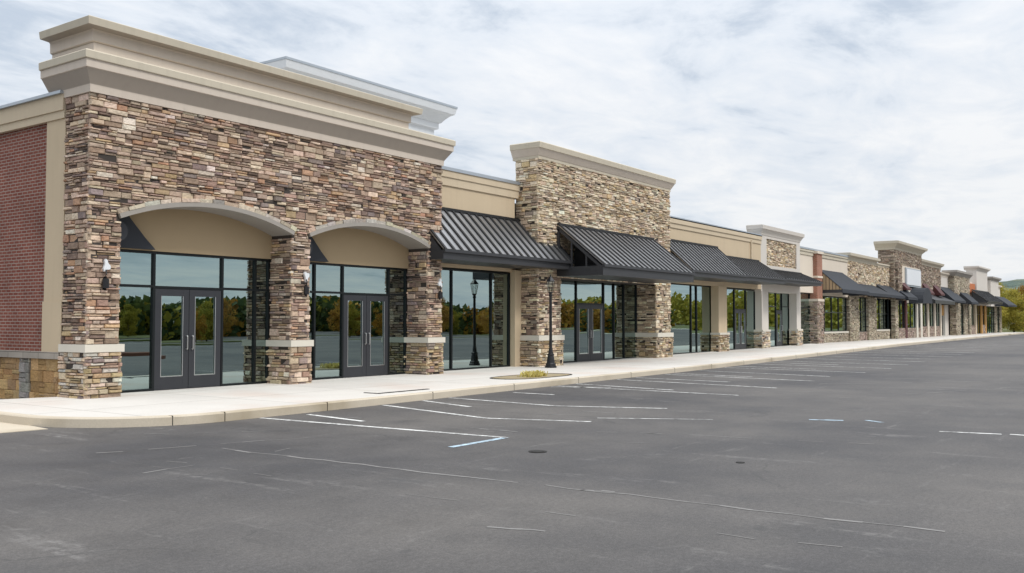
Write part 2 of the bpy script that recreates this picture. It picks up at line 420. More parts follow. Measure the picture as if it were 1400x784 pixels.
# ---------------------------------------------------------------- building parts
def sweep(mb, prof, x0, x1, y0, yb, mats=None, closed_top=True, inner=.3):
    """prof: list of (offset, z, mat index of the segment that starts here); wraps left, front and right"""
    def ring(o, z): return [(x0-o, yb, z), (x0-o, y0-o, z), (x1+o, y0-o, z), (x1+o, yb, z)]
    rs = [ring(p[0], p[1]) for p in prof]
    for i in range(len(rs)-1):
        a, b = rs[i], rs[i+1]
        for k in range(3): mb.quad([a[k], a[k+1], b[k+1], b[k]], prof[i][2])
        mb.quad([a[3], a[0], b[0], b[3]], prof[i][2])
    mb.quad(rs[-1], prof[-1][2]); mb.quad(list(reversed(rs[0])), prof[0][2])
def cornice(root, x0, x1, y0, yb, prof, mats, name='cornice'):
    mb = MB(); sweep(mb, prof, x0, x1, y0, yb); return mb.build(name, mats, root)

PR = random.Random(77)
def pane(mb, x0, x1, z0, z1, y, t=.01):
    w = x1-x0; h = z1-z0; a = PR.uniform(-.0022, .0022)*w; c = PR.uniform(-.0022, .0022)*h
    ys = [y-a-c, y+a-c, y+a+c, y-a+c]; b = len(mb.v)
    pts = [(x0, z0), (x1, z0), (x1, z1), (x0, z1)]
    mb.v += [(p[0], q, p[1]) for p, q in zip(pts, ys)]+[(p[0], q+t, p[1]) for p, q in zip(pts, ys)]
    for q in ((0, 1, 2, 3), (7, 6, 5, 4), (0, 4, 5, 1), (1, 5, 6, 2), (2, 6, 7, 3), (3, 7, 4, 0)):
        mb.f.append(tuple(b+i for i in q)); mb.m.append(0); mb.c.append((1, 1, 1))
def storefront(root, x0, x1, y, z0, z1, mull, transom=None, doors=(), no_transom_in=(), fw=.055, fd=.11, frame='frame', sill=.05, door_z=2.2):
    """doors: list of (xa, xb, leaves)"""
    fr = MB(); gl = MB()
    ins = lambda x: any(a+.01 < x < b-.01 for a, b, *_ in doors)
    z0f = z0
    fr.box(x0, x1, y, y+fd, z1-fw, z1)
    xs = [x0]+list(mull)+[x1]
    cuts = sorted(set([x0, x1]+[v for dd in doors for v in dd[:2]]))
    for i, x in enumerate(xs):
        a = x if i == 0 else (x-fw if i == len(xs)-1 else x-fw/2)
        fr.box(a, a+fw, y+.002, y+fd-.002, z0f, z1-fw)
    edges = [x0+fw]+[m for m in mull]+[x1-fw]
    for a, b in zip(edges[:-1], edges[1:]):
        a2 = a+(fw/2 if a in mull else 0); b2 = b-(fw/2 if b in mull else 0)
        isdoor = any(abs(a-d_[0]) < .05 and abs(b-d_[1]) < .05 for d_ in doors)
        if not isdoor: fr.box(a2, b2, y+.004, y+fd-.004, z0f, z0f+sill)
        gb = z0f+sill
        if isdoor:
            fr.box(a2, b2, y+.004, y+fd-.004, door_z, door_z+fw); gb = door_z+fw
            pane(gl, a2-.01, b2+.01, gb-.01, z1-fw+.01, y+.05)
        elif transom:
            fr.box(a2, b2, y+.004, y+fd-.004, transom-fw/2, transom+fw/2)
            pane(gl, a2-.01, b2+.01, gb-.01, transom-fw/2+.01, y+.05)
            pane(gl, a2-.01, b2+.01, transom+fw/2-.01, z1-fw+.01, y+.05)
        else:
            pane(gl, a2-.01, b2+.01, gb-.01, z1-fw+.01, y+.05)
    s = fr.build('storefront_window', frame, root)
    gl.build('glass', 'glass', s)
    for (a, b, leaves) in doors:
        a += fw/2; b -= fw/2
        w = (b-a)/leaves
        for k in range(leaves):
            xa = a+k*w+.006; xb = a+(k+1)*w-.006
            d = MB(); st = min(.15, w*.17); yy0 = y+.012; yy1 = y+.07
            zb = z0f+.012
            d.box(xa, xa+st, yy0, yy1, zb, door_z-.006); d.box(xb-st, xb, yy0, yy1, zb, door_z-.006)
            d.box(xa+st, xb-st, yy0+.002, yy1-.002, zb, zb+.27); d.box(xa+st, xb-st, yy0+.002, yy1-.002, door_z-.156, door_z-.006)
            do = d.build('door', 'doorframe', root)
            g = MB(); pane(g, xa+st-.01, xb-st+.01, zb+.26, door_z-.15, y+.036); g.build('door_glass', 'glass', do)
            t = MB()
            t.box(xa+st-.001, xa+st+.012, yy0-.004, yy0+.01, zb+.27, door_z-.156); t.box(xb-st-.012, xb-st+.001, yy0-.004, yy0+.01, zb+.27, door_z-.156)
            t.box(xa+st+.012, xb-st-.012, yy0-.004, yy0+.01, zb+.27, zb+.282)
            t.build('glass_bead', 'steel', do)
            hx = xb-st*.45 if (k == 0 and leaves == 2) or leaves == 1 else xa+st*.45
            h = MB(); hz = z0f+.87
            h.tube([(hx, yy0, hz), (hx, yy0-.05, hz), (hx, yy0-.06, hz+.02), (hx, yy0-.06, hz+.27), (hx, yy0-.05, hz+.29), (hx, yy0, hz+.29)], [.014]*6, 8)
            h.build('handle', 'steel', do)
    return s

def seam_awning(root, x0, x1, yt, zt, ye, ze, fascia=.25, rib=.385, open_left=False, backing=True):
    """standing seam metal awning: sloped sheet, ribs, fascia, soffit, ends"""
    mb = MB(); th = .03
    n = Vector((0, -(zt-ze), -(yt-ye))).normalized()*-1        # outward (up/front)
    n = Vector((0, ze-zt, yt-ye)).normalized()
    if n.z < 0: n = -n
    def sl(x, t, k): # t: 0 top .. 1 eave
        return (x, yt+(ye-yt)*t + n.y*k, zt+(ze-zt)*t + n.z*k)
    pan = [sl(x0, 0, 0), sl(x1, 0, 0), sl(x1, 1.02, 0), sl(x0, 1.02, 0)]
    up = [sl(x0, 0, th), sl(x1, 0, th), sl(x1, 1.02, th), sl(x0, 1.02, th)]
    mb.quad(up[::-1]); mb.quad(pan)
    for i in range(4): mb.quad([pan[i], pan[(i+1) % 4], up[(i+1) % 4], up[i]][::-1])
    k = max(2, round((x1-x0)/rib)); w = .052  # ribs broadened so their painted shade reads as dark stripes
    for i in range(k+1):
        x = x0+w+(x1-x0-2*w)*i/k
        a = [sl(x-w, .005, th-.002), sl(x+w, .005, th-.002), sl(x+w, 1.015, th-.002), sl(x-w, 1.015, th-.002)]
        b = [sl(x-w*.8, .005, th+.034), sl(x+w*.8, .005, th+.034), sl(x+w*.8, 1.015, th+.034), sl(x-w*.8, 1.015, th+.034)]
        mb.quad(b[::-1], 1)
        for q in range(4): mb.quad([a[q], a[(q+1) % 4], b[(q+1) % 4], b[q]], 1)
    # ridge flashing
    mb.box(x0-.02, x1+.02, yt-.10, yt, zt-.02, zt+.06, 1)
    o = mb.build('awning', ['awning', 'rib'], root)
    f = MB()
    f.box(x0, x1, ye, ye+.06, ze-fascia, ze-.01)
    f.box(x0-.01, x1+.01, ye-.07, ye, ze-.07, ze+.02)            # gutter lip
    f.box(x0, x1, ye+.06, yt, ze-fascia, ze-fascia+.05)           # soffit
    tri = [(ye+.07, ze-.03), (yt, ze-.03), (yt, zt-.03)]
    for side in (0, 1):
        xa, xb = (x0, x0+.05) if side == 0 else (x1-.05, x1)
        f.box(xa, xb, ye+.06, yt, ze-fascia+.05, ze-.03)
        if open_left and side == 0:
            f.prism_x([(ye+.07, ze-.03), (ye+.2, ze-.03), (yt, zt-.16), (yt, zt-.03)], xa, xb)
            f.box(xa, xb, yt-.1, yt, ze-.03, zt-.15)
            for q in (.36, .68):
                yy = ye+(yt-ye)*q; f.box(xa+.01, xa+.05, yy-.03, yy+.03, ze-.03, ze-.03+(zt-ze)*q-.06)
            f.prism_x(tri, xa+1.1, xa+1.14)  # dark sheet set inside the open end, stands in for the shaded hollow
        else: f.prism_x(tri, xa, xb)
    f.build('awning_fascia', 'blackfascia', o)
    return o

def fabric_awning(root, x0, x1, yt, zt, ye, ze, mat='fabric', val=.22, hip=0., endmat=None, stripes=False):
    mb = MB()
    a, b = (x0, yt, zt), (x1, yt, zt); c, d = (x1+hip, ye, ze), (x0, ye, ze)
    mb.quad([d, c, b, a]); mb.quad([(x0, yt, zt-.04), (x1, yt, zt-.04), (x1+hip, ye+.04, ze-.04), (x0, ye+.04, ze-.04)])
    mb.box(x0, x1+hip, ye-.01, ye+.03, ze-val, ze)
    mb.quad([(x1+hip, ye, ze), (x1+hip, ye, ze-val), (x1, yt, ze-val), (x1, yt, zt)])
    if not endmat: mb.quad([(x0, ye, ze), (x0, yt, zt), (x0, yt, ze-val), (x0, ye, ze-val)])
    o = mb.build('awning', mat, root)
    if endmat:
        e = MB(); n = 7
        for i in range(n):
            t0, t1 = i/n, (i+1)/n; g = .25/n
            ya, yb = yt+(ye-yt)*(t0+g*.4), yt+(ye-yt)*(t1-g*.4)
            za, zb = zt+(ze-zt)*(t0+g*.4), zt+(ze-zt)*(t1-g*.4)
            e.prism_x([(yb, ze-.02), (ya, ze-.02), (ya, za-.05), (yb, zb-.05)] if zb-.05 > ze else [(yb, ze-.02), (ya, ze-.02), (ya, za-.05)], x0+.01, x0+.05)
        e.build('slatted_end', endmat, o)
        f = MB(); f.box(x0, x0+.06, ye+.03, yt, ze-val, ze-.03); f.prism_x([(ye+.05, ze-.03), (yt, ze-.03), (yt, zt-.05)], x0+.08, x0+.1); f.build('awning_fascia', 'blackfascia', o)
    return o

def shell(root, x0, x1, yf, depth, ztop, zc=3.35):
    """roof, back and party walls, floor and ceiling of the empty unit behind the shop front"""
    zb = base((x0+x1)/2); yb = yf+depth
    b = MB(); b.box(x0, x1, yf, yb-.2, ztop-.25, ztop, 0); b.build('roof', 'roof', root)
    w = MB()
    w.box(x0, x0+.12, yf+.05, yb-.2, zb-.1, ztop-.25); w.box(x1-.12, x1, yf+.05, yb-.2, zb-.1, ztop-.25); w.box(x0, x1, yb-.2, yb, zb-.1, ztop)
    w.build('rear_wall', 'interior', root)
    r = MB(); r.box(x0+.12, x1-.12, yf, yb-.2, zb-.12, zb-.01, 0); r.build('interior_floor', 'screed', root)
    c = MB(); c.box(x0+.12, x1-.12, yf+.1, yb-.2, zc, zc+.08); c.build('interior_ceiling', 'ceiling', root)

def wall_lamp(root, x, y, z):
    m = MB()
    n = 14; pts = []
    for i in range(n):
        a = 2*math.pi*i/n; r = .07*(1+.5*math.sin(3*a+x*7)*.7)
        pts.append((x+.02+r*math.cos(a)*.9, z+.46+r*math.sin(a)*1.5))
    m.prism_y(pts, y-.075, y-.02)
    o = m.build('wall_lamp', 'whitepaint', root)
    b = MB(); b.tube([(x-.02, y-.08, z), (x-.02, y-.1, z+.03), (x-.02, y-.1, z+.2), (x-.02, y-.08, z+.24)], [.04, .065, .065, .035], 10)
    b.tube([(x-.02, y-.06, z+.2), (x-.02, y-.12, z+.3), (x, y-.08, z+.38)], [.015, .015, .015], 6)
    b.build('lantern', 'blackpaint', o); return o

def coping(root, x0, x1, y0, y1, z):
    m = MB(); m.box(x0, x1, y0-.06, y1, z, z+.05); m.box(x0, x1, y0-.08, y0-.06, z-.05, z+.05); m.build('coping', 'coping', root)

# ================================================================ A : corner stone shop
YF = 17.0; YG = 17.75
def arc_fn(x0, x1, zs, rise_):
    hw = (x1-x0)/2; Rr = (hw*hw+rise_*rise_)/(2*rise_); cx = (x0+x1)/2; cz = zs+rise_-Rr
    return (lambda x, e=0.: (cz+math.sqrt(max(0, (Rr+e)**2-(x-cx)**2)))), cx, cz, Rr
AX0, AX1 = 9.9, 20.45
piersA = [(9.9, 10.54), (14.97, 15.5), (19.88, 20.45)]
baysA = [(10.54, 14.97), (15.5, 19.88)]
arcs = [arc_fn(a, b, 3.66, .42) for a, b in baysA]
A = empty('shop_building', (AX0, YF, SW), 'corner shop unit with brown ledge stone front and two arched glazed bays', 'shop building', 'shop units of the strip mall')
ZT = 6.05
def arch_clip(x):
    z = 3.6
    for (f, cx, cz, Rr), (a, b) in zip(arcs, baysA):
        if a-.05 < x < b+.05: z = max(z, f(min(max(x, a-.05), b+.05), .16))
    return z
rnd = random.Random(11)
poly = [(AX0+.015, ZT), (AX0+.015, 3.6)]
for (f, cx, cz, Rr), (a, b) in zip(arcs, baysA):
    poly.append((a+.012, 3.58))
    for i in range(25):
        x = a+.012+(b-a-.024)*i/24; poly.append((x, f(x, .08)))
    poly.append((b-.012, 3.58))
poly += [(AX1-.015, 3.6), (AX1-.015, ZT)]
mb = MB(); mb.prism_y(poly[::-1], YF+.015, YG+.1, 1)
ledge(mb, 'F', AX0, AX1, 3.6, ZT, YF+.02, PAL_A, rnd, clipz=arch_clip, ext=.025)
ledge(mb, 'L', YF, 17.88, 3.6, ZT, AX0+.02, PAL_A, rnd)
ledge(mb, 'R', YF, 17.9, 3.6, ZT, AX1-.02, PAL_A, rnd)
mb.build('stone_wall', ['stone', 'mortar'], A)
for i, (a, b) in enumerate(piersA):
    yb = 17.88 if i == 0 else YG+.1
    p = veneer_pier('stone_pier', a, b, YF, yb, 1.18, 3.66 if i == 9 else 3.6, PAL_A, A, 20+i)
    mix = [PAL_A[3:8]+PAL_W[:3]+PAL_L[:2], PAL_A[3:]+PAL_W[2:4], PAL_W+PAL_W[:3]+PAL_A[3:6]][i]
    veneer_pier('pier_base', a-.04, b+.04, YF-.04, yb, SW-.02, 1.03, mix, p, 30+i, hs=(.06, .12), ls=(.14, .38))
    m = MB(); m.box(a-.09, b+.09, YF-.09, yb-.02, 1.03, 1.18); m.build('pier_cap', 'lime', p)
for (f, cx, cz, Rr), (a, b) in zip(arcs, baysA):
    ext = .10
    hw = (b-a)/2
    am = math.asin(hw/Rr)
    # grey ring: soffit and face
    g = MB(); n = 28
    pts_i = [(cx+(Rr)*math.sin(-am+2*am*k/n), cz+Rr*math.cos(-am+2*am*k/n)) for k in range(n+1)]
    pts_o = [(cx+(Rr+.095)*math.sin(-am*1.0+2.0*am*k/n), cz+(Rr+.095)*math.cos(-am*1.0+2.0*am*k/n)) for k in range(n+1)]
    g.prism_y(pts_i+pts_o[::-1], YF-.055, YG+.0)
    t = g.build('arch_trim', 'greytrim', A)
    v = MB(); k = 14; a1 = am*1.01
    rr = random.Random(int(cx*10))
    cuts = [0]
    while cuts[-1] < 1: cuts.append(cuts[-1]+rr.uniform(.05, .1))
    cuts[-1] = 1.
    for s0, s1 in zip(cuts[:-1], cuts[1:]):
        A0, A1 = -a1+2*a1*s0+.0012, -a1+2*a1*s1-.0012; h = rr.uniform(.07, .105)
        q = [(cx+r_*math.sin(t_), cz+r_*math.cos(t_)) for r_, t_ in ((Rr+.097, A0), (Rr+.097, A1), (Rr+.097+h, A1), (Rr+.097+h, A0))]
        bb = len(v.f); v.prism_y(q, YF-.04-rr.uniform(0, .025), YF+.1); col = pick(PAL_L+PAL_T+PAL_A[3:4], rr)
        for w in range(bb, len(v.f)): v.c[w] = col
    v.build('arch_stones', 'stone', t)
    # tympanum above the shop front
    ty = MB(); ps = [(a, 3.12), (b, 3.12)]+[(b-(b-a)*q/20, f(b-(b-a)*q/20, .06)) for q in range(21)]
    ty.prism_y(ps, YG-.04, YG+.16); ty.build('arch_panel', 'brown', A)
    # black folded fabric flap at the bay's left corner, with its roller
    fl = MB(); z0 = 3.14
    fl.prism_y([(a+.02, z0), (a+1.2, z0), (a+.95, z0+.24), (a+.62, z0+.6), (a+.52, z0+.73), (a+.02, z0+.62)], YG-.16, YG-.05)
    fo = fl.build('folded_awning', 'fabric', A)
    ro = MB(); ro.tube([(a+.14, YG-.5, z0+.3), (a+.14, YG-.16, z0+.3)], [.2, .2], 18); ro.build('roller', 'doorframe', fo)
storefront(A, 10.56, 14.95, YG, SW, 3.12, [11.83, 13.58, 14.52], 2.37, [(11.83, 13.58, 2)], door_z=2.33)
storefront(A, 15.52, 19.86, YG, SW, 3.12, [16.39, 17.37, 19.12], 2.37, [(17.37, 19.12, 2)], door_z=2.33)
for x in (10.21, 15.33, 20.3): wall_lamp(A, x, YF-.02, 2.24)
# main cornice: cream frieze, taupe cove, cream and sand bands
cornice(A, AX0, AX1, YF, 18.42, [(.045, 6.05, 0), (.055, 6.19, 0), (.06, 6.2, 1), (.075, 6.225, 1), (.225, 6.46, 0), (.245, 6.47, 0), (.25, 6.62, 1), (.265, 6.625, 2), (.285, 6.635, 2), (.29, 6.77, 2), (.25, 6.80, 2), (-.3, 6.82, 2)], ['cornice', 'cove', 'band'])
cornice(A, AX0+.09, 19.15, YF+.09, 18.62, [(.0, 6.8, 0), (.0, 7.06, 1), (.02, 7.065, 0), (.045, 7.08, 0), (.05, 7.27, 0), (.07, 7.3, 1), (.26, 7.32, 2), (.28, 7.46, 2), (.25, 7.48, 2), (-.3, 7.5, 2)], ['cornice', 'cove', 'band'], 'parapet_crown')
# left side: stucco pilaster, brick wall, plinth
m = MB(); m.box(AX0, AX0+.4, 17.9, 18.6, 1.02, 5.66); m.box(AX0-.02, AX0+.4, 17.9, 18.62, 1.02, 2.02); m.build('stucco_pilaster', 'tan', A)
m = MB(); m.box(AX0+.06, AX0+.4, 18.6, 34., 1.02, 5.66); m.build('brick_wall', 'brick', A)
m = MB(); m.box(AX0-.03, AX0+.4, 17.9, 34., 5.66, 5.82); m.box(AX0-.06, AX0+.4, 17.9, 34., 5.82, 6.14); m.build('stucco_band', 'tan_light', A)
m = MB(); m.box(AX0-.12, AX0+.42, 17.9, 34., 6.14, 6.2); m.build('coping', 'coping', A)
m = MB(); m.box(AX0-.06, AX0+.4, 17.9, 34., .88, 1.02); m.build('plinth_cap', 'greycap', A)
rnd = random.Random(3)
m = MB(); m.box(AX0+.045, AX0+.4, 17.9, 34., -.05, .88, 1)
y = 17.9
while y < 33:
    ledge(m, 'L', y, y+1.2, -.02, .88, AX0+.03, PAL_B, rnd, hs=(.15, .2), ls=(.18, .34), prot=(.01, .03), band=(.2, .24), cells=(1, 1), gap=.003)
    ledge(m, 'L', y+1.2, y+1.58, -.02, .88, AX0+.0, PAL_G, rnd, hs=(.15, .2), ls=(.19, .2), prot=(.02, .03), band=(.19, .22), cells=(1, 1), gap=.003)
    y += 1.58
m.build('plinth', ['buff', 'mortar'], A)
shell(A, AX0+.3, AX1, YG+.12, 16.2, 5.6)

# rear cornice tower that shows above the roof
T = empty('rear_tower', (19.1, 22, 5.6), 'pale grey cornice block rising behind the corner stone shop', 'roof tower')
m = MB(); m.box(19.4, 26.4, 22.3, 25.5, 5.5, 8.45); m.build('wall', 'white', T)
cornice(T, 19.4, 26.4, 22.3, 25.6, [(.0, 8.4, 0), (.0, 8.7, 0), (.12, 8.75, 0), (.12, 8.95, 0), (.18, 8.97, 0), (.28, 9.1, 0), (.42, 9.24, 0), (.55, 9.3, 0), (.6, 9.52, 1), (.62, 9.53, 1), (.62, 9.6, 1)], ['whitepaint', 'coping'])

# ================================================================ B : tan shop
B = empty('shop_building', (20.45, 17.8, SW), 'tan stucco shop unit between the brown stone corner and the pale stone gable', 'shop building', 'shop units of the strip mall')
YB = 17.8
m = MB(); m.box(20.46, 25.2, YB, YB+.3, 3.25, 5.7); m.box(20.46, 20.95, YB, YB+.3, SW-.02, 3.25); m.build('stucco_wall', 'tan', B)
m = MB(); m.box(20.46, 25.5, YB-.04, YB+.3, 5.7, 5.95); m.box(20.46, 25.5, YB-.07, YB+.3, 5.95, 6.2); m.build('parapet_band', 'tan_light', B)
coping(B, 20.46, 25.5, YB-.02, YB+.5, 6.2)
m = MB(); m.box(25.02, 25.39, 17.66, YB+.2, SW-.02, 3.3); m.build('stucco_pilaster', 'tan', B)
storefront(B, 20.95, 25.02, YB+.05, SW, 3.22, [22.0, 24.0], None)
seam_awning(B, 19.95, 26.75, YB, 4.96, 16.5, 3.62, .26)
shell(B, 20.5, 25.4, YB+.2, 16, 5.6)

# ================================================================ C : pale stone gable
Cc = empty('shop_building', (25.4, YF, SW), 'shop unit with tall pale ledge stone parapet and black metal canopy', 'shop building', 'shop units of the strip mall')
CX0, CX1 = 25.4, 35.15
rnd = random.Random(5)
m = MB(); m.box(CX0+.015, CX1-.015, YF+.015, 17.9, 3.1, 7.0, 1)
ledge(m, 'F', CX0, CX1, 3.1, 7.0, YF+.02, PAL_C, rnd, ext=.025)
ledge(m, 'L', YF, 17.9, 3.1, 7.0, CX0+.02, PAL_C, rnd); ledge(m, 'R', YF, 17.9, 3.1, 7.0, CX1-.02, PAL_C, rnd)
m.build('stone_wall', ['stone', 'mortar'], Cc)
for i, (a, b) in enumerate([(25.4, 26.75), (33.9, 35.15)]):
    p = veneer_pier('stone_pier', a, b, YF, 18., 1.17, 3.1, PAL_C if i else PAL_C+PAL_A[:3], Cc, 50+i)
    veneer_pier('pier_base', a-.06, b+.06, YF-.06, 18., SW-.02, 1.0, PAL_C+PAL_W, p, 60+i)
    m = MB(); m.box(a-.1, b+.1, YF-.1, 17.98, 1.0, 1.17); m.build('pier_cap', 'lime', p)
cornice(Cc, CX0, CX1, YF, 18.0, [(.03, 6.98, 0), (.035, 7.07, 1), (.05, 7.08, 1), (.165, 7.3, 0), (.19, 7.31, 0), (.205, 7.48, 0), (.17, 7.51, 0), (-.3, 7.53, 0)], ['band', 'cornice'])
storefront(Cc, 26.77, 33.88, 17.85, SW, 3.16, [27.95, 29.2, 31.2, 32.0, 32.8], None, [(29.2, 31.2, 2)], door_z=2.25)
m = MB(); m.box(26.77, 33.88, 17.84, 18.1, 3.16, 3.4); m.build('fascia_board', 'blackfascia', Cc)
seam_awning(Cc, 26.5, 33.5, YF-.02, 4.88, 15.2, 3.48, .34, open_left=True)
# rooflet patch and box on the seam between the awnings
shell(Cc, 25.45, 35.1, 18.1, 16, 5.6)

# ================================================================ D : tan shop with two-step awning
YD = 17.6
D = empty('shop_building', (35.2, YD, base(40)), 'long tan shop unit right of the pale stone gable, with stepped black metal awnings', 'shop building', 'shop units of the strip mall')
zb = base(41)
m = MB(); m.box(35.18, 47.1, YD, YD+.3, 3.3, 5.65); m.build('stucco_wall', 'tan', D)
m = MB(); m.box(35.18, 47.1, YD-.04, YD+.3, 5.65, 5.85); m.box(35.18, 47.1, YD-.08, YD+.3, 5.85, 6.08); m.build('parapet_band', 'tan_light', D)
coping(D, 35.18, 47.1, YD, YD+.5, 6.08)
m = MB(); m.box(45.6, 45.7, YD-.08, YD, 3.9, 5.75); m.build('downpipe', 'tan_light', D)
for x0 in (41.5,):
    m = MB(); m.box(x0, x0+1.0, YD-.02, YD+.36, 1.1, 3.3); p = m.build('stucco_column', 'tan', D)
    veneer_pier('column_base', x0-.06, x0+1.06, YD-.08, YD+.36, zb-.05, 1.0, PAL_C+PAL_W, p, 70)
    m = MB(); m.box(x0-.1, x0+1.1, YD-.12, YD+.36, 1.0, 1.1); m.build('column_cap', 'lime', p)
storefront(D, 35.3, 41.9, 17.95, zb-.02, 3.3, [37.0, 39.3, 39.9], None)
storefront(D, 42.3, 47.2, 17.95, base(45), 3.27, [43.2, 44.4, 45.9], None, [(44.4, 45.9, 2)])
m = MB(); m.box(35.18, 47.1, YD+.3, 18.1, 3.32, 3.45); m.build('soffit', 'tan', D)
seam_awning(D, 35.3, 41.3, YD, 5.08, 16.1, 3.72, .24)
seam_awning(D, 41.35, 46.6, YD, 4.72, 16.15, 3.76, .24)
shell(D, 35.2, 47.0, 18.08, 15, 5.5)

# ================================================================ E : cream tower with stone panel
E_ = empty('shop_building', (47.1, YD, base(50)), 'cream stucco shop tower with a framed square of pale stone', 'shop building', 'shop units of the strip mall')
zb = base(50)
m = MB(); m.box(47.1, 47.95, YD, 18.1, 3.2, 6.15); m.box(52.7, 53.3, YD, 18.1, 3.2, 6.15); m.box(47.95, 52.7, YD, 18.1, 3.2, 4.6); m.box(47.95, 52.7, YD, 18.1, 6.0, 6.15); m.box(47.95, 52.7, YD+.2, 18.1, 4.6, 6.0)
m.build('stucco_wall', 'white', E_)
m = MB(); ledge(m, 'F', 47.95, 52.7, 4.6, 6.0, YD+.08, PAL_C, random.Random(8)); m.box(47.95, 52.7, YD+.09, YD+.2, 4.6, 6.0, 1); m.build('stone_panel', ['stone', 'mortar'], E_)
cornice(E_, 47.1, 53.3, YD, 18.3, [(.02, 6.15, 0), (.05, 6.25, 0), (.15, 6.42, 0), (.2, 6.45, 0), (.22, 6.62, 1), (.15, 6.66, 1)], ['white', 'greytrim'])
for x0, x1 in ((47.15, 48.1), (52.6, 53.3)):
    m = MB(); m.box(x0, x1, YD-.01, YD+.42, 1.2, 3.2); p = m.build('stucco_column', 'white', E_)
    veneer_pier('column_base', x0-.07, x1+.07, YD-.07, YD+.42, zb-.05, 1.1, PAL_L+PAL_C, p, 80+int(x0))
    m = MB(); m.box(x0-.1, x1+.1, YD-.1, YD+.42, 1.1, 1.2); m.build('column_cap', 'lime', p)
storefront(E_, 47.9, 53.2, 18.02, zb, 3.24, [49.3, 50.5, 51.45], 2.45, [(50.5, 51.45, 1)])
seam_awning(E_, 47.2, 53.2, YD-.02, 4.35, 16.35, 3.82, .2)
shell(E_, 47.15, 53.25, 18.14, 14, 5.6)

# ================================================================ F : cream shop with brick pilaster
YFF = 18.0
F_ = empty('shop_building', (53.3, YFF, base(58)), 'cream shop unit with a red brick pilaster and a black fabric awning', 'shop building', 'shop units of the strip mall')
zb = base(60)
m = MB(); m.box(53.32, 56.9, YFF, YFF+.3, 3.35, 5.6); m.box(57.9, 64.2, YFF, YFF+.3, 3.25, 5.6); m.box(53.32, 53.7, YFF, YFF+.3, zb-.1, 3.35); m.build('stucco_wall', 'cream', F_)
m = MB(); m.box(53.32, 64.2, YFF-.05, YFF+.3, 5.6, 5.8); m.box(53.32, 64.2, YFF-.1, YFF+.3, 5.8, 5.98); m.build('parapet_band', 'band', F_)
coping(F_, 53.32, 64.2, YFF-.05, YFF+.6, 5.98)
m = MB(); m.box(56.9, 57.9, YFF-.25, YFF+.3, 3.0, 5.75); p = m.build('brick_pilaster', 'brick2', F_)
veneer_pier('pilaster_base', 56.85, 57.95, YFF-.28, YFF+.3, zb-.05, 2.85, PAL_P+PAL_H, p, 90)
for q in ((56.8, 58., YFF-.33, 2.85, 3.0), (56.87, 57.93, YFF-.28, 4.28, 4.4), (56.8, 58., YFF-.32, 5.75, 5.9)):
    m = MB(); m.box(q[0], q[1], q[2], YFF+.3, q[3], q[4]); m.build('pilaster_band', 'cream', p)
storefront(F_, 53.7, 56.9, YFF+.2, zb, 3.35, [54.8], 2.45, [(53.725, 54.8, 1)])
storefront(F_, 57.95, 64.15, YFF+.08, .98, 3.22, [59.4, 60.9, 62.4], 2.2)
m = MB(); m.box(57.95, 64.15, YFF-.05, YFF+.3, .88, .98); m.build('window_sill', 'lime', F_)
veneer_pier('stone_dado', 57.95, 64.15, YFF, YFF+.25, zb-.05, .88, PAL_T, F_, 91, sides='F')
fabric_awning(F_, 58.1, 63.0, YFF, 4.85, 16.6, 3.6, 'fabric', .22, 1.2, endmat='brown')
shell(F_, 53.4, 64.1, YFF+.3, 14, 5.5)

# ================================================================ G : low stone shop
G = empty('shop_building', (64.2, YFF, base(70)), 'low tan stone shop unit with a pale cornice, right of the black fabric awning', 'shop building', 'shop units of the strip mall')
zb = base(70)
rnd = random.Random(9)
m = MB(); m.box(64.22, 75.3, YFF+.015, YFF+.5, 3.35, 5.75, 1); ledge(m, 'F', 64.2, 75.3, 3.35, 5.75, YFF+.02, PAL_C, rnd, hs=(.07, .14), ls=(.2, .5)); ledge(m, 'L', YFF, YFF+.5, 5.0, 5.75, 64.22, PAL_T, rnd)
m.build('stone_wall', ['stone', 'mortar'], G)
cornice(G, 64.2, 71.3, YFF, YFF+1.2, [(.03, 5.72, 0), (.05, 5.82, 0), (.12, 5.98, 0), (.3, 6.05, 0), (.32, 6.22, 1), (.2, 6.26, 1)], ['band', 'greytrim'])
cornice(G, 71.35, 75.2, YFF, YFF+.8, [(.02, 5.73, 0), (.03, 5.8, 0), (.1, 5.85, 0), (.1, 5.95, 0)], ['band'], 'parapet_cap')
for a, b in [(64.3, 66.4), (69.0, 71.0)]:
    veneer_pier('stone_pier', a, b, YFF-.12, YFF+.3, zb-.05, 3.35, PAL_T, G, int(a*7))
storefront(G, 66.4, 69.0, YFF+.08, zb+.6, 3.35, [67.7], 2.3)
veneer_pier('stone_dado', 66.4, 69.0, YFF+.04, YFF+.3, zb-.05, .9, PAL_P, G, 77, sides='F')
storefront(G, 71.1, 75.3, YFF+.06, 1.03, 3.38, [72.6, 74.0], 2.2)
m = MB(); m.box(71.1, 75.3, YFF-.03, YFF+.3, .93, 1.03); m.build('window_sill', 'lime', G)
veneer_pier('stone_dado', 71.1, 75.3, YFF, YFF+.25, zb-.05, .93, PAL_T, G, 78, sides='F')
fabric_awning(G, 64.3, 70.5, YFF-.02, 4.25, 16.75, 3.55, 'fabric', .2, .6)
fabric_awning(G, 71.4, 75.6, YFF-.02, 4.35, 16.9, 3.55, 'fabric', .2, .4)
shell(G, 64.3, 75.2, YFF+.35, 13, 5.5)

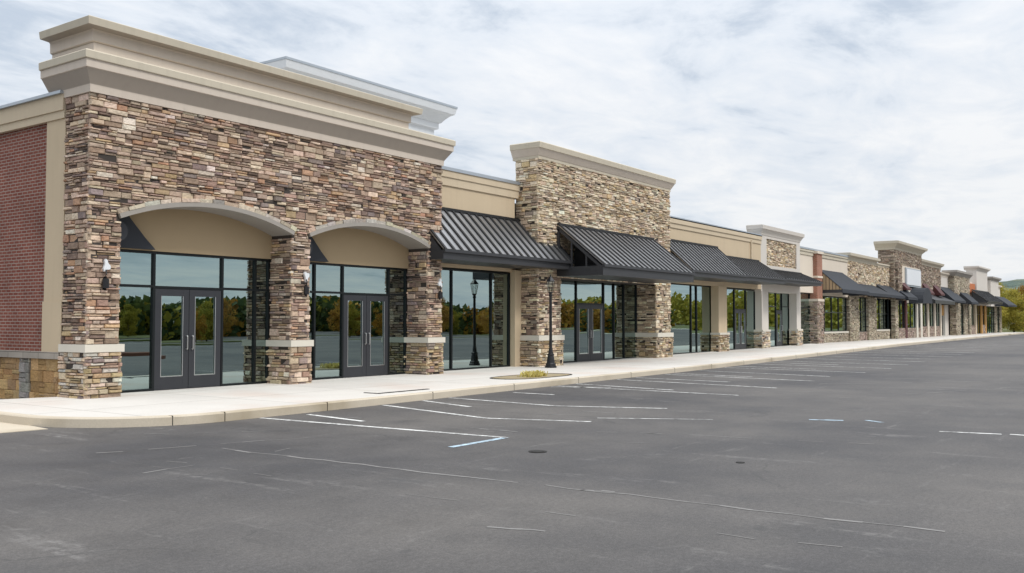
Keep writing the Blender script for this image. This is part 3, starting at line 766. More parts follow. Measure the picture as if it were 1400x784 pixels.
# ================================================================ H : stone tower with blank sign
YH = 17.6
H = empty('shop_building', (75.3, YH, base(80)), 'tall brown stone shop tower with a blank white sign panel and arched black awning', 'shop building', 'shop units of the strip mall')
rnd = random.Random(10)
m = MB(); m.box(75.32, 84.58, YH+.015, 18.8, 3.3, 7.2, 1); ledge(m, 'F', 75.3, 84.6, 3.3, 7.2, YH+.02, PAL_H, rnd, hs=(.08, .15), ls=(.2, .5)); ledge(m, 'L', YH, 18.8, 3.3, 7.2, 75.32, PAL_H, rnd)
m.build('stone_wall', ['stone', 'mortar'], H)
cornice(H, 75.3, 84.6, YH, 19., [(.03, 7.15, 0), (.05, 7.3, 0), (.3, 7.55, 0), (.42, 7.6, 0), (.45, 7.78, 1), (.3, 7.82, 1)], ['band', 'greytrim'])
m = MB(); m.box(77.0, 83.6, YH-.1, YH, 4.3, 6.0); s = m.build('sign_surround', 'cream', H)
m = MB(); m.box(78.3, 83.2, YH-.25, YH-.1, 4.55, 5.8); m.build('sign_panel', 'whitepaint', s)
m = MB(); m.box(78.15, 83.35, YH-.2, YH-.1, 4.42, 4.55); m.box(78.15, 83.35, YH-.2, YH-.1, 5.8, 5.9); m.box(78.15, 78.3, YH-.2, YH-.1, 4.55, 5.8); m.box(83.2, 83.35, YH-.2, YH-.1, 4.55, 5.8); m.build('sign_frame', 'coping', s)
veneer_pier('stone_buttress', 75.5, 76.6, YH-.25, YH+.05, 3.6, 6.3, PAL_H, H, 131, hs=(.08, .15), ls=(.2, .5))
for a, b in [(75.3, 76.1), (78.6, 79.2), (82.4, 83.0), (84.0, 84.6)]:
    if a == 75.3:
        veneer_pier('stone_pier', a, b, YH-.04, YH+.3, base(80)-.02, 3.3, PAL_T, H, 141, hs=(.08, .15), ls=(.2, .5)); continue
    m = MB(); m.box(a, b, YH-.03, YH+.3, base(80)-.02, 3.3); m.build('column', 'maroon' if 76 < a < 79 else 'lime', H)
veneer_pier('stone_dado', 76.1, 84.0, YH+.03, YH+.4, base(80)-.05, 1.1, PAL_P, H, 101, sides='F')
storefront(H, 76.1, 78.6, YH+.06, 1.1, 3.3, [77.3], None)
storefront(H, 79.2, 82.4, YH+.06, 1.1, 3.3, [80.8], None)
storefront(H, 83.0, 84.0, YH+.06, 1.1, 3.3, [83.5], None)
# arched (barrel) awning over the door
m = MB(); n = 12; cx, rz = 81.0, 1.25
pf = [(cx+1.7*math.cos(math.pi*k/n), 3.1+rz*math.sin(math.pi*k/n)) for k in range(n+1)]
m.prism_y(pf, YH-1.2, YH); m.build('awning', 'fabric', H)
m = MB(); pf2 = [(cx+2.05*math.cos(math.pi*k/n), 3.1+1.55*math.sin(math.pi*k/n)) for k in range(n+1)]
m.prism_y(pf2, YH-.1, YH); m.build('arch_surround', 'lime', H)
fabric_awning(H, 75.6, 78.8, YH-.02, 4.2, 16.7, 3.5, 'fabric', .2)
fabric_awning(H, 76.7, 78.2, YH-.02, 4.75, 17.05, 4.2, 'maroon', .12)
shell(H, 75.4, 84.5, YH+.45, 12, 5.5)

# ================================================================ I : brown stone shop with maroon hoods
YI = 17.8
I_ = empty('shop_building', (84.7, YI, base(90)), 'brown stone shop unit with maroon gabled window hoods beside the sign tower', 'shop building', 'shop units of the strip mall')
rnd = random.Random(12)
m = MB(); m.box(84.62, 93.5, YI+.015, 18.8, 3.4, 6.5, 1); ledge(m, 'F', 84.62, 93.5, 3.4, 6.5, YI+.02, PAL_H, rnd, hs=(.08, .15), ls=(.2, .5)); m.build('stone_wall', ['stone', 'mortar'], I_)
cornice(I_, 84.7, 93.5, YI, 18.8, [(.03, 6.48, 0), (.05, 6.6, 0), (.25, 6.75, 0), (.3, 6.92, 1), (.2, 6.95, 1)], ['band', 'greytrim'])
for a, b in [(84.6, 85.2), (87.6, 88.2), (90.4, 91.0), (93., 93.5)]:
    m = MB(); m.box(a, b, YI-.04, YI+.3, base(90)-.02, 3.4); m.build('column', 'cream', I_)
storefront(I_, 85.2, 87.6, YI+.06, 1.2, 3.4, [86.4], 2.4); storefront(I_, 88.2, 90.4, YI+.06, 1.2, 3.4, [89.3], 2.4); storefront(I_, 91., 93., YI+.06, 1.2, 3.4, [92.], 2.4)
veneer_pier('stone_dado', 85.2, 93., YI+.03, YI+.4, base(90)-.05, 1.2, PAL_P, I_, 111, sides='F')
fabric_awning(I_, 84.8, 93.4, YI-.02, 4.0, 16.6, 3.45, 'blackfascia', .3)
for a in (85.6, 90.):
    fabric_awning(I_, a, a+1.8, YI-.02, 4.9, 17.15, 4.1, 'maroon', .15)
shell(I_, 84.7, 93.4, YI+.45, 12, 5.5)

# ================================================================ J-N : the far end of the row
J = empty('shop_building', (93.6, 18., base(96)), 'narrow set back cream shop unit with amber door panel near the far end', 'shop building', 'shop units of the strip mall')
m = MB(); m.box(93.55, 98.5, 18.1, 18.5, 3.5, 5.9); m.box(96.8, 98.5, 18.1, 18.5, base(96)-.02, 3.5); m.build('stucco_wall', 'white', J)
cornice(J, 93.55, 98.5, 18.1, 19, [(.02, 5.85, 0), (.05, 6., 0), (.2, 6.15, 0), (.22, 6.25, 0)], ['cream'])
m = MB(); m.box(93.8, 96.8, 18.2, 18.3, 2.2, 3.3); m.build('door_panel', 'amber', J)
storefront(J, 93.6, 96.8, 18.32, base(96), 3.5, [94.6, 95.7], 2.2)
fabric_awning(J, 93.6, 99.4, 18.05, 4.9, 16.7, 3.6, 'fabric', .2)
shell(J, 93.6, 98.4, 18.5, 12, 5.4)
K = empty('shop_building', (98.5, 17.5, base(102)), 'pale stone shop tower with rounded cornice, second group before the far end', 'shop building', 'shop units of the strip mall')
rnd = random.Random(13)
m = MB(); m.box(98.52, 106.4, 17.515, 18.6, 3.4, 6.1, 1); ledge(m, 'F', 98.5, 106.4, 3.4, 6.1, 17.52, PAL_T, rnd, hs=(.1, .18), ls=(.2, .5)); ledge(m, 'L', 17.5, 18.6, 3.4, 6.1, 98.52, PAL_T, rnd); m.build('stone_wall', ['stone', 'mortar'], K)
cornice(K, 98.5, 106.4, 17.5, 18.6, [(.03, 6.05, 0), (.1, 6.15, 0), (.2, 6.3, 0), (.3, 6.4, 0), (.3, 6.6, 0)], ['greytrim'])
for a, b in [(98.5, 100.6), (102.6, 104.4), (105.6, 106.4)]:
    veneer_pier('stone_pier', a, b, 17.4, 18., base(100)-.05, 3.4, PAL_T, K, int(a))
storefront(K, 100.6, 102.6, 17.52, base(100), 3.4, [101.6], 2.3); storefront(K, 104.4, 105.6, 17.52, base(100)+.5, 3.4, [], None)
fabric_awning(K, 100.6, 104.6, 17.4, 4.5, 16.4, 3.55, 'fabric', .2)
shell(K, 98.6, 106.3, 18.1, 12, 5.6)
L_ = empty('shop_building', (106.5, 17.6, base(110)), 'cream shop unit with an orange panel and long grey metal canopy near the far end', 'shop building', 'shop units of the strip mall')
m = MB(); m.box(106.45, 110., 17.8, 18.4, 3.4, 5.8); m.box(110., 117., 17.4, 18.4, 3.4, 7.2); m.build('stucco_wall', 'white', L_)
m = MB(); m.box(106.6, 109.95, 17.55, 17.8, 4.6, 5.6); m.build('wall_panel', 'orange', L_)
cornice(L_, 110., 117., 17.4, 18.6, [(.02, 7.15, 0), (.1, 7.25, 0), (.3, 7.4, 0), (.3, 7.55, 0)], ['white', 'greytrim'])
for a, b in [(106.5, 107.3), (110., 110.8), (113.6, 114.4), (116.2, 117.)]:
    m = MB(); m.box(a, b, 17.55, 18., base(110)-.02, 3.4); m.build('column', 'amber' if a > 112 else 'tan_light', L_)
storefront(L_, 107.3, 110., 17.75, 1.25, 3.4, [108.6], 2.4); storefront(L_, 110.8, 113.6, 17.7, base(110), 3.4, [112.2], 2.4); storefront(L_, 114.4, 116.2, 17.7, 1.25, 3.4, [115.3], 2.4)
veneer_pier('stone_dado', 107.3, 110., 17.6, 17.9, base(110)-.05, 1.25, PAL_P, L_, 121, sides='F'); veneer_pier('stone_dado', 114.4, 116.2, 17.6, 17.9, base(110)-.05, 1.25, PAL_P, L_, 122, sides='F')
seam_awning(L_, 106.6, 116.9, 17.35, 4.9, 15.9, 3.75, .2)
shell(L_, 106.5, 116.9, 18.1, 12, 5.6)
Mm = empty('shop_building', (117., 17.5, base(120)), 'last shop tower at the far end, pale with a small dark flat cap', 'shop building', 'shop units of the strip mall')
m = MB(); m.box(117.05, 119.2, 17.8, 18.6, 3.4, 6.3); m.box(119.2, 125., 17.4, 18.6, 3.4, 6.4); m.box(125., 128., 17.7, 18.6, 3.4, 5.7); m.build('stucco_wall', 'white', Mm)
cornice(Mm, 119.2, 125., 17.4, 18.6, [(.02, 6.35, 0), (.08, 6.45, 0), (.3, 6.6, 0), (.3, 6.78, 0)], ['greytrim'])
cornice(Mm, 125.05, 128., 17.7, 18.6, [(.02, 5.65, 0), (.08, 5.75, 0), (.25, 5.85, 0), (.25, 6., 0)], ['cream'], 'parapet_cap')
for a, b in [(123.2, 124.4), (127., 128.)]:
    veneer_pier('stone_pier', a, b, 17.55, 18., base(120)-.05, 3.4, PAL_T, Mm, int(a))
storefront(Mm, 117.1, 123.2, 17.7, base(120), 3.4, [118.6, 120.1, 121.6], 2.3); storefront(Mm, 124.4, 127., 17.7, base(120), 3.4, [125.7], 2.3)
fabric_awning(Mm, 121.5, 128.4, 17.3, 4.6, 16.0, 3.6, 'fabric', .2, .6)
m = MB(); m.box(128., 128.3, 17.7, 30, base(120)-.1, 5.6); m.build('side_wall', 'cream', Mm)
shell(Mm, 117.1, 127.95, 18.1, 12, 5.6)

# ================================================================ street furniture and small things
def lathe(mb, x, y, prof, n=16, mi=0):
    mb.tube([(x, y, z) for r, z in prof], [r for r, z in prof], n, mi)
lp = empty('lamp_post', (25.14, 16.35, SW), 'slender black lamp post with clear lantern on the pavement before the pale stone pier', 'lamp post')
m = MB(); z = SW
lathe(m, 25.14, 16.35, [(.19, z), (.19, z+.05), (.165, z+.07), (.165, z+.12), (.13, z+.16), (.115, z+.30), (.10, z+.38), (.115, z+.40), (.115, z+.43), (.075, z+.46), (.06, z+.62)], 12); m.build('base', 'blackpaint', lp)
m = MB(); lathe(m, 25.14, 16.35, [(.055, z+.62), (.048, z+.66), (.044, 2.42), (.06, 2.44), (.06, 2.48), (.04, 2.5), (.075, 2.55), (.075, 2.57)], 12, 0); m.build('pole', 'blackpaint', lp, smooth=False)
m = MB(); lathe(m, 25.14, 16.35, [(.075, 2.57), (.13, 2.86), (.13, 2.9)], 6); la = m.build('lantern', 'clear', lp)
m = MB(); lathe(m, 25.14, 16.35, [(.145, 2.9), (.15, 2.92), (.06, 3.03), (.03, 3.06), (.02, 3.12)], 6)
for k in range(6):
    a = 2*math.pi*k/6; ca, sa = math.cos(a), math.sin(a)
    m.tube([(25.14+.077*ca, 16.35+.077*sa, 2.57), (25.14+.132*ca, 16.35+.132*sa, 2.9)], [.006, .006], 4)
m.build('lantern_cap', 'blackpaint', la)

# ground ------------------------------------------------------------
g = MB(); xs = [-400, -100, 0, 30, 60, 140, 260]; ys = [-400, -60, 12, 40, 400]
for i in range(len(xs)-1):
    for j in range(len(ys)-1):
        g.quad([(xs[i], ys[j], rise(xs[i])), (xs[i+1], ys[j], rise(xs[i+1])), (xs[i+1], ys[j+1], rise(xs[i+1])), (xs[i], ys[j+1], rise(xs[i]))])
LOT = g.build('parking_lot', 'asphalt'); tag(LOT, 'worn grey asphalt car park in front of the shops', 'parking lot', kind='structure')
def zl(x, e=.004): return rise(x)+e
def strip(mb, p, q, w):
    p = Vector(p); q = Vector(q); d = (q-p).normalized(); nn = Vector((-d.y, d.x))*w/2
    n = max(1, int((q-p).length/2))
    for k in range(n):
        a = p+(q-p)*k/n; b = p+(q-p)*(k+1)/n
        mb.quad([(a.x-nn.x, a.y-nn.y, zl(a.x)), (b.x-nn.x, b.y-nn.y, zl(b.x)), (b.x+nn.x, b.y+nn.y, zl(b.x)), (a.x+nn.x, a.y+nn.y, zl(a.x))][::1])
def pline(p, q, w=.1, mat='line', name='parking_line'):
    mb = MB(); strip(mb, p, q, w); mb.build(name, mat, LOT)
LINES = [((10.44, 12.6), (10.66, 7.65)), ((11.31, 12.4), (11.05, 10.8)), ((13.42, 12.62), (12.6, 9.5)), ((12.6, 9.5), (13.14, 7.77)), ((14.64, 12.65), (14.1, 11.0)),
         ((15.51, 12.65), (15.2, 9.8)), ((15.2, 9.8), (15.95, 7.79)), ((19.54, 12.7), (20.25, 11.4)), ((17.5, 12.4), (17.5, 11.3)), ((19.95, 12.75), (19.7, 7.9)),
         ((20.9, 12.8), (20.3, 9.75)), ((23.1, 12.8), (22.4, 8.0)), ((24.2, 12.8), (23.9, 9.8)), ((26.2, 12.85), (25.6, 8.1)), ((28.9, 12.95), (28.0, 8.4)), ((26.9, 12.9), (26.5, 10.2)), ((32.3, 13.05), (31.8, 10.)), ((35.6, 13.1), (35.1, 10.2)), ((31.2, 13.), (30.7, 8.1)), ((34.2, 13.1), (33.6, 8.))]
for a, b in LINES: pline(a, b)
x = 37.
while x < 88: pline((x, 13.3), (x-.5, 8.1), .11); x += 2.75
pline((10.66, 7.68), (9.44, 7.68), .1, 'blue')
for a, b in [((15.5, 5.0), (15.7, 4.5)), ((15.95, 4.2), (15.75, 3.9)), ((14.95, 2.9), (15.1, 2.1)), ((15.15, 2.0), (15.1, .6))]: pline(a, b, .09, 'blue' if a[1] > 3.8 else 'line')
pline((13.7, 7.98), (14.6, 6.3), .06); 
rr = random.Random(4)
def seam(p, q, w, wig=.05, gap=.3):
    mb = MB(); p = Vector(p); q = Vector(q); n = max(5, int((q-p).length/.3)); prev = None
    d = (q-p).normalized(); nn = Vector((-d.y, d.x)); off = 0
    for k in range(n+1):
        off = off*.85+rr.uniform(-wig, wig)
        c = p+(q-p)*k/n+nn*off
        if prev is not None and rr.random() > gap:
            ww = w*rr.uniform(.4, 1.2)
            mb.quad([(prev.x-nn.x*ww/2, prev.y-nn.y*ww/2, zl(prev.x, .003)), (c.x-nn.x*ww/2, c.y-nn.y*ww/2, zl(c.x, .003)), (c.x+nn.x*ww/2, c.y+nn.y*ww/2, zl(c.x, .003)), (prev.x+nn.x*ww/2, prev.y+nn.y*ww/2, zl(prev.x, .003))])
        prev = c
    mb.build('asphalt_seam', 'seam', LOT)
seam((7.7, 10.0), (7.9, 1.5), .045, .05, .15); seam((6.6, 9.6), (6.9, 2.), .018, .05, .55); seam((6.2, 11.), (9.0, 9.8), .04, .06, .4); seam((8., 12.2), (9.2, 11.), .03, .05, .5)
for k_ in range(16):
    x_ = rr.uniform(5.2, 15); y_ = rr.uniform(8.2, 12.2) if k_ % 3 else rr.uniform(3, 9); a_ = -1.4+rr.uniform(-.18, .18); l_ = rr.uniform(.25, .9)
    seam((x_, y_), (x_+l_*math.cos(a_), y_+l_*math.sin(a_)), rr.uniform(.02, .05), .02, .15)

seam((5.6, 9.), (8.5, 9.3), .03, .05, .5); seam((12., 7.), (13., 3.), .03, .06, .5); seam((20., 6.), (26., 3.5), .05, .1, .5); seam((24., 8.), (32., 1.), .06, .1, .5)
# gutter apron at the left corner
g = MB(); g.prism_z([(4.5, 16.2), (6.4, 14.0), (7.5, 13.9), (7.75, 16.2)], -.02, .008); tag(g.build('concrete_apron', 'kerb'), 'pale concrete gutter apron at the left pavement corner', 'gutter', kind='structure')

# pavement with rounded corner --------------------------------------
def fillet(cx, cy, r, a0, a1, n=14): return [(cx+r*math.cos(R(a0+(a1-a0)*k/n)), cy+r*math.sin(R(a0+(a1-a0)*k/n))) for k in range(n+1)]
edge = [(7.55, 18.4)]+fillet(9.75, 14.85, 2.2, 180, 270)[0:]+[(12, 12.65), (15, 12.72), (20, 12.85), (25, 12.98), (30, 13.1), (40, 13.25), (50, 13.4), (60, 13.6), (75, 14.0), (95, 14.5), (130, 15.2)]
KW = .16
def offset(pts, w):
    o = []
    for i, p in enumerate(pts):
        a = Vector(pts[max(i-1, 0)]); b = Vector(pts[min(i+1, len(pts)-1)]); d = (b-a).normalized(); o.append((p[0]-d.y*w, p[1]+d.x*w))
    return o
inner = offset(edge, KW)
k = MB()
for i in range(len(edge)-1):
    a, b, c, d = edge[i], edge[i+1], inner[i+1], inner[i]
    za, zb_ = rise(a[0]), rise(b[0])
    ta = lambda p, z, h, q=0: (p[0], p[1], z+h)
    ch = .02
    a2 = (a[0]+(d[0]-a[0])*.12, a[1]+(d[1]-a[1])*.12); b2 = (b[0]+(c[0]-b[0])*.12, b[1]+(c[1]-b[1])*.12)
    k.quad([(*a, za-.05), (*b, zb_-.05), (*b, zb_+SW-ch), (*a, za+SW-ch)])
    k.quad([(*a, za+SW-ch), (*b, zb_+SW-ch), (*b2, zb_+SW+.001), (*a2, za+SW+.001)])
    k.quad([(*a2, za+SW+.001), (*b2, zb_+SW+.001), (*c, zb_+SW+.001), (*d, za+SW+.001)])
    k.quad([(*d, za+SW+.001), (*c, zb_+SW+.001), (*c, zb_-.05), (*d, za-.05)])
KERB = k.build('kerb', 'kerb'); tag(KERB, 'sandy concrete kerb along the pavement edge', 'kerb', kind='structure')
# kerb joints as dark grooves
j = MB()
for x in [8.9, 9.75]+[12.+3.05*i for i in range(14)]:
    bi = min(range(len(edge)-1), key=lambda i: abs((edge[i][0]+edge[i+1][0])/2-x) if edge[i][1] < 14 else 99)
    for i in range(len(edge)-1):
        if edge[i][0] <= x <= edge[i+1][0] and edge[i][1] < 14:
            t = (x-edge[i][0])/(edge[i+1][0]-edge[i][0]); yy = edge[i][1]+t*(edge[i+1][1]-edge[i][1])
            j.box(x-.006, x+.006, yy-.003, yy+.1, rise(x), rise(x)+SW+.003)
j.build('kerb_joint', 'iron', KERB)
w = MB()
back = []
for i, (x, y) in enumerate(inner):
    back.append((x, y))
w_pts = inner
YBK = 18.75
# corner patch
cp = [p for p in inner if p[0] <= 9.3]; 
poly = cp+[(9.95, inner[len(cp)][1] if len(cp) < len(inner) else 12.8), (9.95, 17.95)]
last = None
pts = [p for p in inner]
xs_ = sorted(set([p[0] for p in pts if p[0] > 9.6]+[9.9]))
def iy(x):
    for i in range(len(pts)-1):
        if pts[i][1] < 14.9 and pts[i][0] <= x <= pts[i+1][0] and pts[i+1][0] > pts[i][0]:
            t = (x-pts[i][0])/(pts[i+1][0]-pts[i][0]); return pts[i][1]+t*(pts[i+1][1]-pts[i][1])
    return pts[-1][1]
xs_ = [9.9, 12, 15, 20, 25, 30, 40, 50, 60, 75, 95, 129.9]
cpoly = [p for p in inner if p[0] < 9.85]+[(9.9, iy(9.9)), (9.9, 17.9), (8.4, 18.3)]
w.prism_z(cpoly, -.05, SW)
for a, b in zip(xs_[:-1], xs_[1:]):
    q = [(a, iy(a), rise(a)), (b, iy(b), rise(b)), (b, YBK, rise(b)), (a, YBK, rise(a))]
    w.quad([(x, y, z+SW) for x, y, z in q])
SWK = w.build('sidewalk', 'walk'); tag(SWK, 'pale concrete pavement along the shop fronts', 'pavement', kind='structure')

def zs(x): return base(x)
# service slot cover, planting pit, covers
m = MB(); m.box(14.0, 15.6, 13.28, 13.36, SW-.01, SW+.012); m.box(14.0, 14.06, 13.36, 13.7, SW-.01, SW+.012)
tag(m.build('drain_cover', 'iron', origin=(14.8, 13.3, SW)), 'thin dark drain slot in the pavement near the kerb', 'drain cover')
pit = empty('planting_pit', (20.9, 14.2, SW), 'shallow oval planting pit of sandy soil in the pavement by the kerb', 'planting pit')
m = MB(); n = 28
def pit_p(k, s): 
    a = 2*math.pi*k/n; return (20.85+1.45*s*math.copysign(abs(math.cos(a))**.7, math.cos(a)), 14.15+.62*s*math.copysign(abs(math.sin(a))**.7, math.sin(a)))
m.prism_z([pit_p(k, 1.) for k in range(n)], SW-.02, SW+.006); m.build('soil', 'soil', pit)
m = MB()
for k in range(n):
    a, b, c, d = pit_p(k, 1.), pit_p(k+1, 1.), pit_p(k+1, 1.05), pit_p(k, 1.05)
    m.quad([(*a, SW+.014), (*d, SW+.014), (*c, SW+.014), (*b, SW+.014)]); m.quad([(*d, SW), (*c, SW), (*c, SW+.014), (*d, SW+.014)]); m.quad([(*a, SW), (*b, SW), (*b, SW+.014), (*a, SW+.014)][::-1])
m.build('edging', 'iron', pit)
m = MB(); rr2 = random.Random(2)
for k in range(420):
    cx, cy = 20.75+max(-.4, min(.4, rr2.gauss(0, .2))), 14.05+max(-.22, min(.22, rr2.gauss(0, .12))); h = rr2.uniform(.05, .16); a = rr2.uniform(0, 6.28); t = rr2.uniform(.03, .12)
    p0 = Vector((cx, cy, SW+.005)); p1 = p0+Vector((math.cos(a)*t, math.sin(a)*t, h)); ww = Vector((-math.sin(a), math.cos(a), 0))*.018
    m.quad([p0-ww, p0+ww, p1+ww*.7, p1-ww*.7])
tag(m.build('dry_plant', 'leaf_dry', origin=(20.75, 14.05, SW)), 'low yellow dried plant in the planting pit', 'plant')
m = MB(); m.tube([(9.74, 6.53, -.01), (9.74, 6.53, .008)], [.115, .115], 24); m.tube([(9.74, 6.53, .008), (9.74, 6.53, .012)], [.085, .085], 24)
tag(m.build('valve_cover', 'iron', origin=(9.74, 6.53, 0)), 'dark round cover in the asphalt beyond the pale blue line', 'cover')
m = MB(); m.tube([(10.34, 4.13, -.01), (10.34, 4.13, .008)], [.05, .05], 20)
tag(m.build('valve_cover', 'iron', origin=(10.34, 4.13, 0)), 'small dark cover in the asphalt, nearest the right foreground', 'cover')

# grass, hills --------------------------------------------------------
g = MB(); g.quad([(133, -60, .165), (258, -60, .165), (258, 90, .165), (133, 90, .165)]); tag(g.build('grass_verge', 'grass'), 'grassy ground beyond the car park', 'grass', kind='structure')
g = MB(); g.quad([(128, -60, .17), (133, -60, .17), (133, 22, .17), (128, 22, .17)]); tag(g.build('concrete_road', 'walk'), 'pale concrete drive at the end of the row', 'road', kind='structure')
g = MB(); g.quad([(-120, -120, .02), (129, -120, .17), (129, -34, .17), (-120, -34, .02)]); tag(g.build('grass_bank', 'grass'), 'grass bank across the car park', 'grass', kind='structure')
g = MB(); g.prism_z([(8, -4.2), (26, -4.2), (26.6, -3.6), (26, -3.), (8, -3.), (7.4, -3.6)], -.02, .14); tag(g.build('mulch_island', 'mulch'), 'low mulch planting island in the car park', 'planting island', kind='structure')
h = MB(); nx, ny = 60, 44; idx = {}
def hz(x, y):
    d = max(0, min(1, (x-300)/260)); d = d*d*(3-2*d)
    return .1+max(.12, min(1, (y+170)/150))*d*(22+6*mnoise.noise(Vector((x*.006, y*.006, 3)))+5*mnoise.noise(Vector((x*.02, y*.02, 1)))+2.2*mnoise.noise(Vector((x*.09, y*.09, 5))))
for i in range(nx+1):
    for jj in range(ny+1):
        x = 262+i*9; y = -300+jj*16; idx[i, jj] = len(h.v); h.v.append((x, y, hz(x, y)))
for i in range(nx):
    for jj in range(ny):
        h.f.append((idx[i, jj], idx[i+1, jj], idx[i+1, jj+1], idx[i, jj+1])); h.m.append(0); h.c.append((1, 1, 1))
tag(h.build('hills', 'hill', smooth=True), 'wooded hills beyond the shops', 'hills', kind='structure')

# trees ---------------------------------------------------------------
def make_tree(name, H_, W_, leafmat, seed, leaves=2600, ls=.22, lowcrown=.22):
    rnd = random.Random(seed); root = empty(name, (0, 0, 0))
    tr = MB(); top = H_*.72
    pts = []; ra = []; x = y = 0
    for k in range(7):
        t = k/6; x += rnd.uniform(-.12, .12); y += rnd.uniform(-.12, .12); pts.append((x*t, y*t, t*top)); ra.append(.028*H_*(1-t*.8)*.7+.02)
    tr.tube(pts, ra, 8)
    cl = []
    for k in range(9):
        t = rnd.uniform(.3, .95); b = Vector(pts[min(6, int(t*6))]); a = k*2.4+rnd.uniform(-.4, .4); L = W_*.42*rnd.uniform(.6, 1.)
        e = b+Vector((math.cos(a)*L, math.sin(a)*L, L*rnd.uniform(.3, .8))); mid = b.lerp(e, .5)+Vector((0, 0, -.05*L))
        tr.tube([b, mid, e], [.035*W_*.3+.015, .02*W_*.3+.01, .008], 6); cl.append(e); cl.append(mid)
    tr.build('trunk', 'bark', root)
    cr = MB(); clumps = []
    for k in range(34):
        a = rnd.uniform(0, 6.283); zf = rnd.uniform(lowcrown, 1.0); rmax = W_/2*(math.sin(math.pi*min(1, (zf-lowcrown+.12)/(1.12-lowcrown)))**.6)
        r = rmax*math.sqrt(rnd.random())*.9; clumps.append((Vector((math.cos(a)*r, math.sin(a)*r, zf*H_*.96)), rnd.uniform(.28, .55)*W_/4.2))
    for c in cl: clumps.append((c, W_*.1))
    for k in range(leaves):
        c, s = clumps[rnd.randrange(len(clumps))]
        d = Vector((rnd.gauss(0, 1), rnd.gauss(0, 1), rnd.gauss(0, .8))); d = d.normalized()*s*(rnd.random()**.35)*1.25
        p = c+d
        if p.z < .3: continue
        u = Vector((rnd.gauss(0, 1), rnd.gauss(0, 1), rnd.gauss(0, 1))).normalized(); v = u.orthogonal().normalized(); l = ls*rnd.uniform(.6, 1.3)
        cr.quad([p-u*l*.5, p-v*l*.28, p+u*l*.5, p+v*l*.28])
    cr.build('crown', leafmat, root)
    return root
def copy_tree(o):
    c = o.copy(); COL.objects.link(c)
    for ch in o.children:
        d = ch.copy(); COL.objects.link(d); d.parent = c
    return c
used = set()
def place(proto, x, y, z, s, rz, label, group=None):
    o = proto if proto.name not in used else copy_tree(proto)
    used.add(proto.name); o.location = (x, y, z); o.scale = (s, s, s); o.rotation_euler = (0, 0, rz); tag(o, label, 'tree', group); return o
pY = make_tree('yellow_tree', 8., 6.5, 'leaf_yellow', 1, 9500, .27, .08)
pG = make_tree('green_tree', 8., 6.5, 'leaf_green', 2, 6500, .27, .1)
pO = make_tree('orange_tree', 8., 6.5, 'leaf_orange', 3, 6500, .27, .1)
for (x, y, s, kind, lab) in [
        (139, 17.6, 0.70, pY, 'yellow green tree just past the last shop'), (141, 13.5, .78, pY, 'bright yellow tree at the right edge beside the drive'),
        (152, 18.0, 0.81, pO, 'amber autumn tree behind the yellow tree past the last shop'), (160, 22.5, 0.86, pY, 'pale yellow tree partly hidden by the last shop tower'),
        (166, 18.6, 0.92, pY, 'tall yellow green tree rising behind the nearest yellow trees at the far right'), (168, 9, 1., pO, 'orange tree farthest right beyond the drive'),
        (152, 8., .9, pY, 'large yellow tree right of the drive'), (178, 25, 1.01, pY, 'yellow tree rearmost of the far trees')]:
    place(kind, x, y, .17, s, x*1.3, lab, 'trees beyond the far end of the shops')
rt = random.Random(21)
x = 2.
while x < 118:
    yy = -38+rt.uniform(-4, 3); kd = rt.choice([pG, pO, pY, pO, pY, pO, pY]); nm = {pG: 'green', pY: 'yellow', pO: 'orange'}[kd]
    place(kd, x, yy, rise(x)+.0, rt.uniform(.34, .54), rt.uniform(0, 6), nm+' tree across the car park, mirrored in the shop windows', 'trees across the car park')
    x += rt.uniform(2.4, 4.4)
pT = make_tree('tall_tree', 9.5, 4.2, 'leaf_green', 6, 2600, .26, .55)
place(pT, 31.5, -33., 0.02, 1., 0, 'tall bare stemmed green tree across the car park', None)
w = MB(); rw = random.Random(31)
for k in range(24000):
    x = rw.uniform(-40, 170); t = rw.random(); hh = (3.9+1.3*mnoise.noise(Vector((x*.05, 2, 0)))+.8*mnoise.noise(Vector((x*.22, 7, 0))))
    p = Vector((x, -48+rw.uniform(-2.5, 2.5), .1+hh*t)); u = Vector((rw.gauss(0, 1), rw.gauss(0, 1), rw.gauss(0, 1))).normalized(); v = u.orthogonal().normalized(); l = rw.uniform(.5, 1.0)
    q_ = mnoise.noise(Vector((x*.11, 3, .2)))+rw.uniform(-.15, .15)
    w.quad([p-u*l*.6, p-v*l*.4, p+u*l*.6, p+v*l*.4], 1 if q_ > .16 else (2 if q_ < -.22 else 0))
tag(w.build('woodland', ['leaf_green', 'leaf_yellow', 'leaf_orange']), 'dense green woodland edge across the car park', 'woodland', kind='stuff')

w = MB()
for k in range(9000):
    t0 = rw.random(); x = 178+75*t0+rw.uniform(-6, 6); y = -2-120*t0+rw.uniform(-6, 6); hh = 7+2.5*mnoise.noise(Vector((x*.06, y*.06, 4)))
    p = Vector((x, y, .3+hh*rw.random())); u = Vector((rw.gauss(0, 1), rw.gauss(0, 1), rw.gauss(0, 1))).normalized(); v = u.orthogonal().normalized(); l = rw.uniform(.7, 1.4)
    w.quad([p-u*l*.6, p-v*l*.4, p+u*l*.6, p+v*l*.4])
tag(w.build('woodland', 'leaf_yellow'), 'yellowing woodland edge beyond the far end of the car park', 'woodland', kind='stuff')
# stall rows on the far side of the car park, as the shop windows mirror them
x = 4.
while x < 90:
    pline((x, -20.), (x, -25.), .1); x += 2.75
g = MB(); g.prism_z([(2, -26), (95, -26), (95.6, -26.8), (95, -27.6), (2, -27.6), (1.4, -26.8)], -.02, .17); tag(g.build('grass_island', 'grass'), 'long grass planting island across the car park', 'planting island', kind='structure')

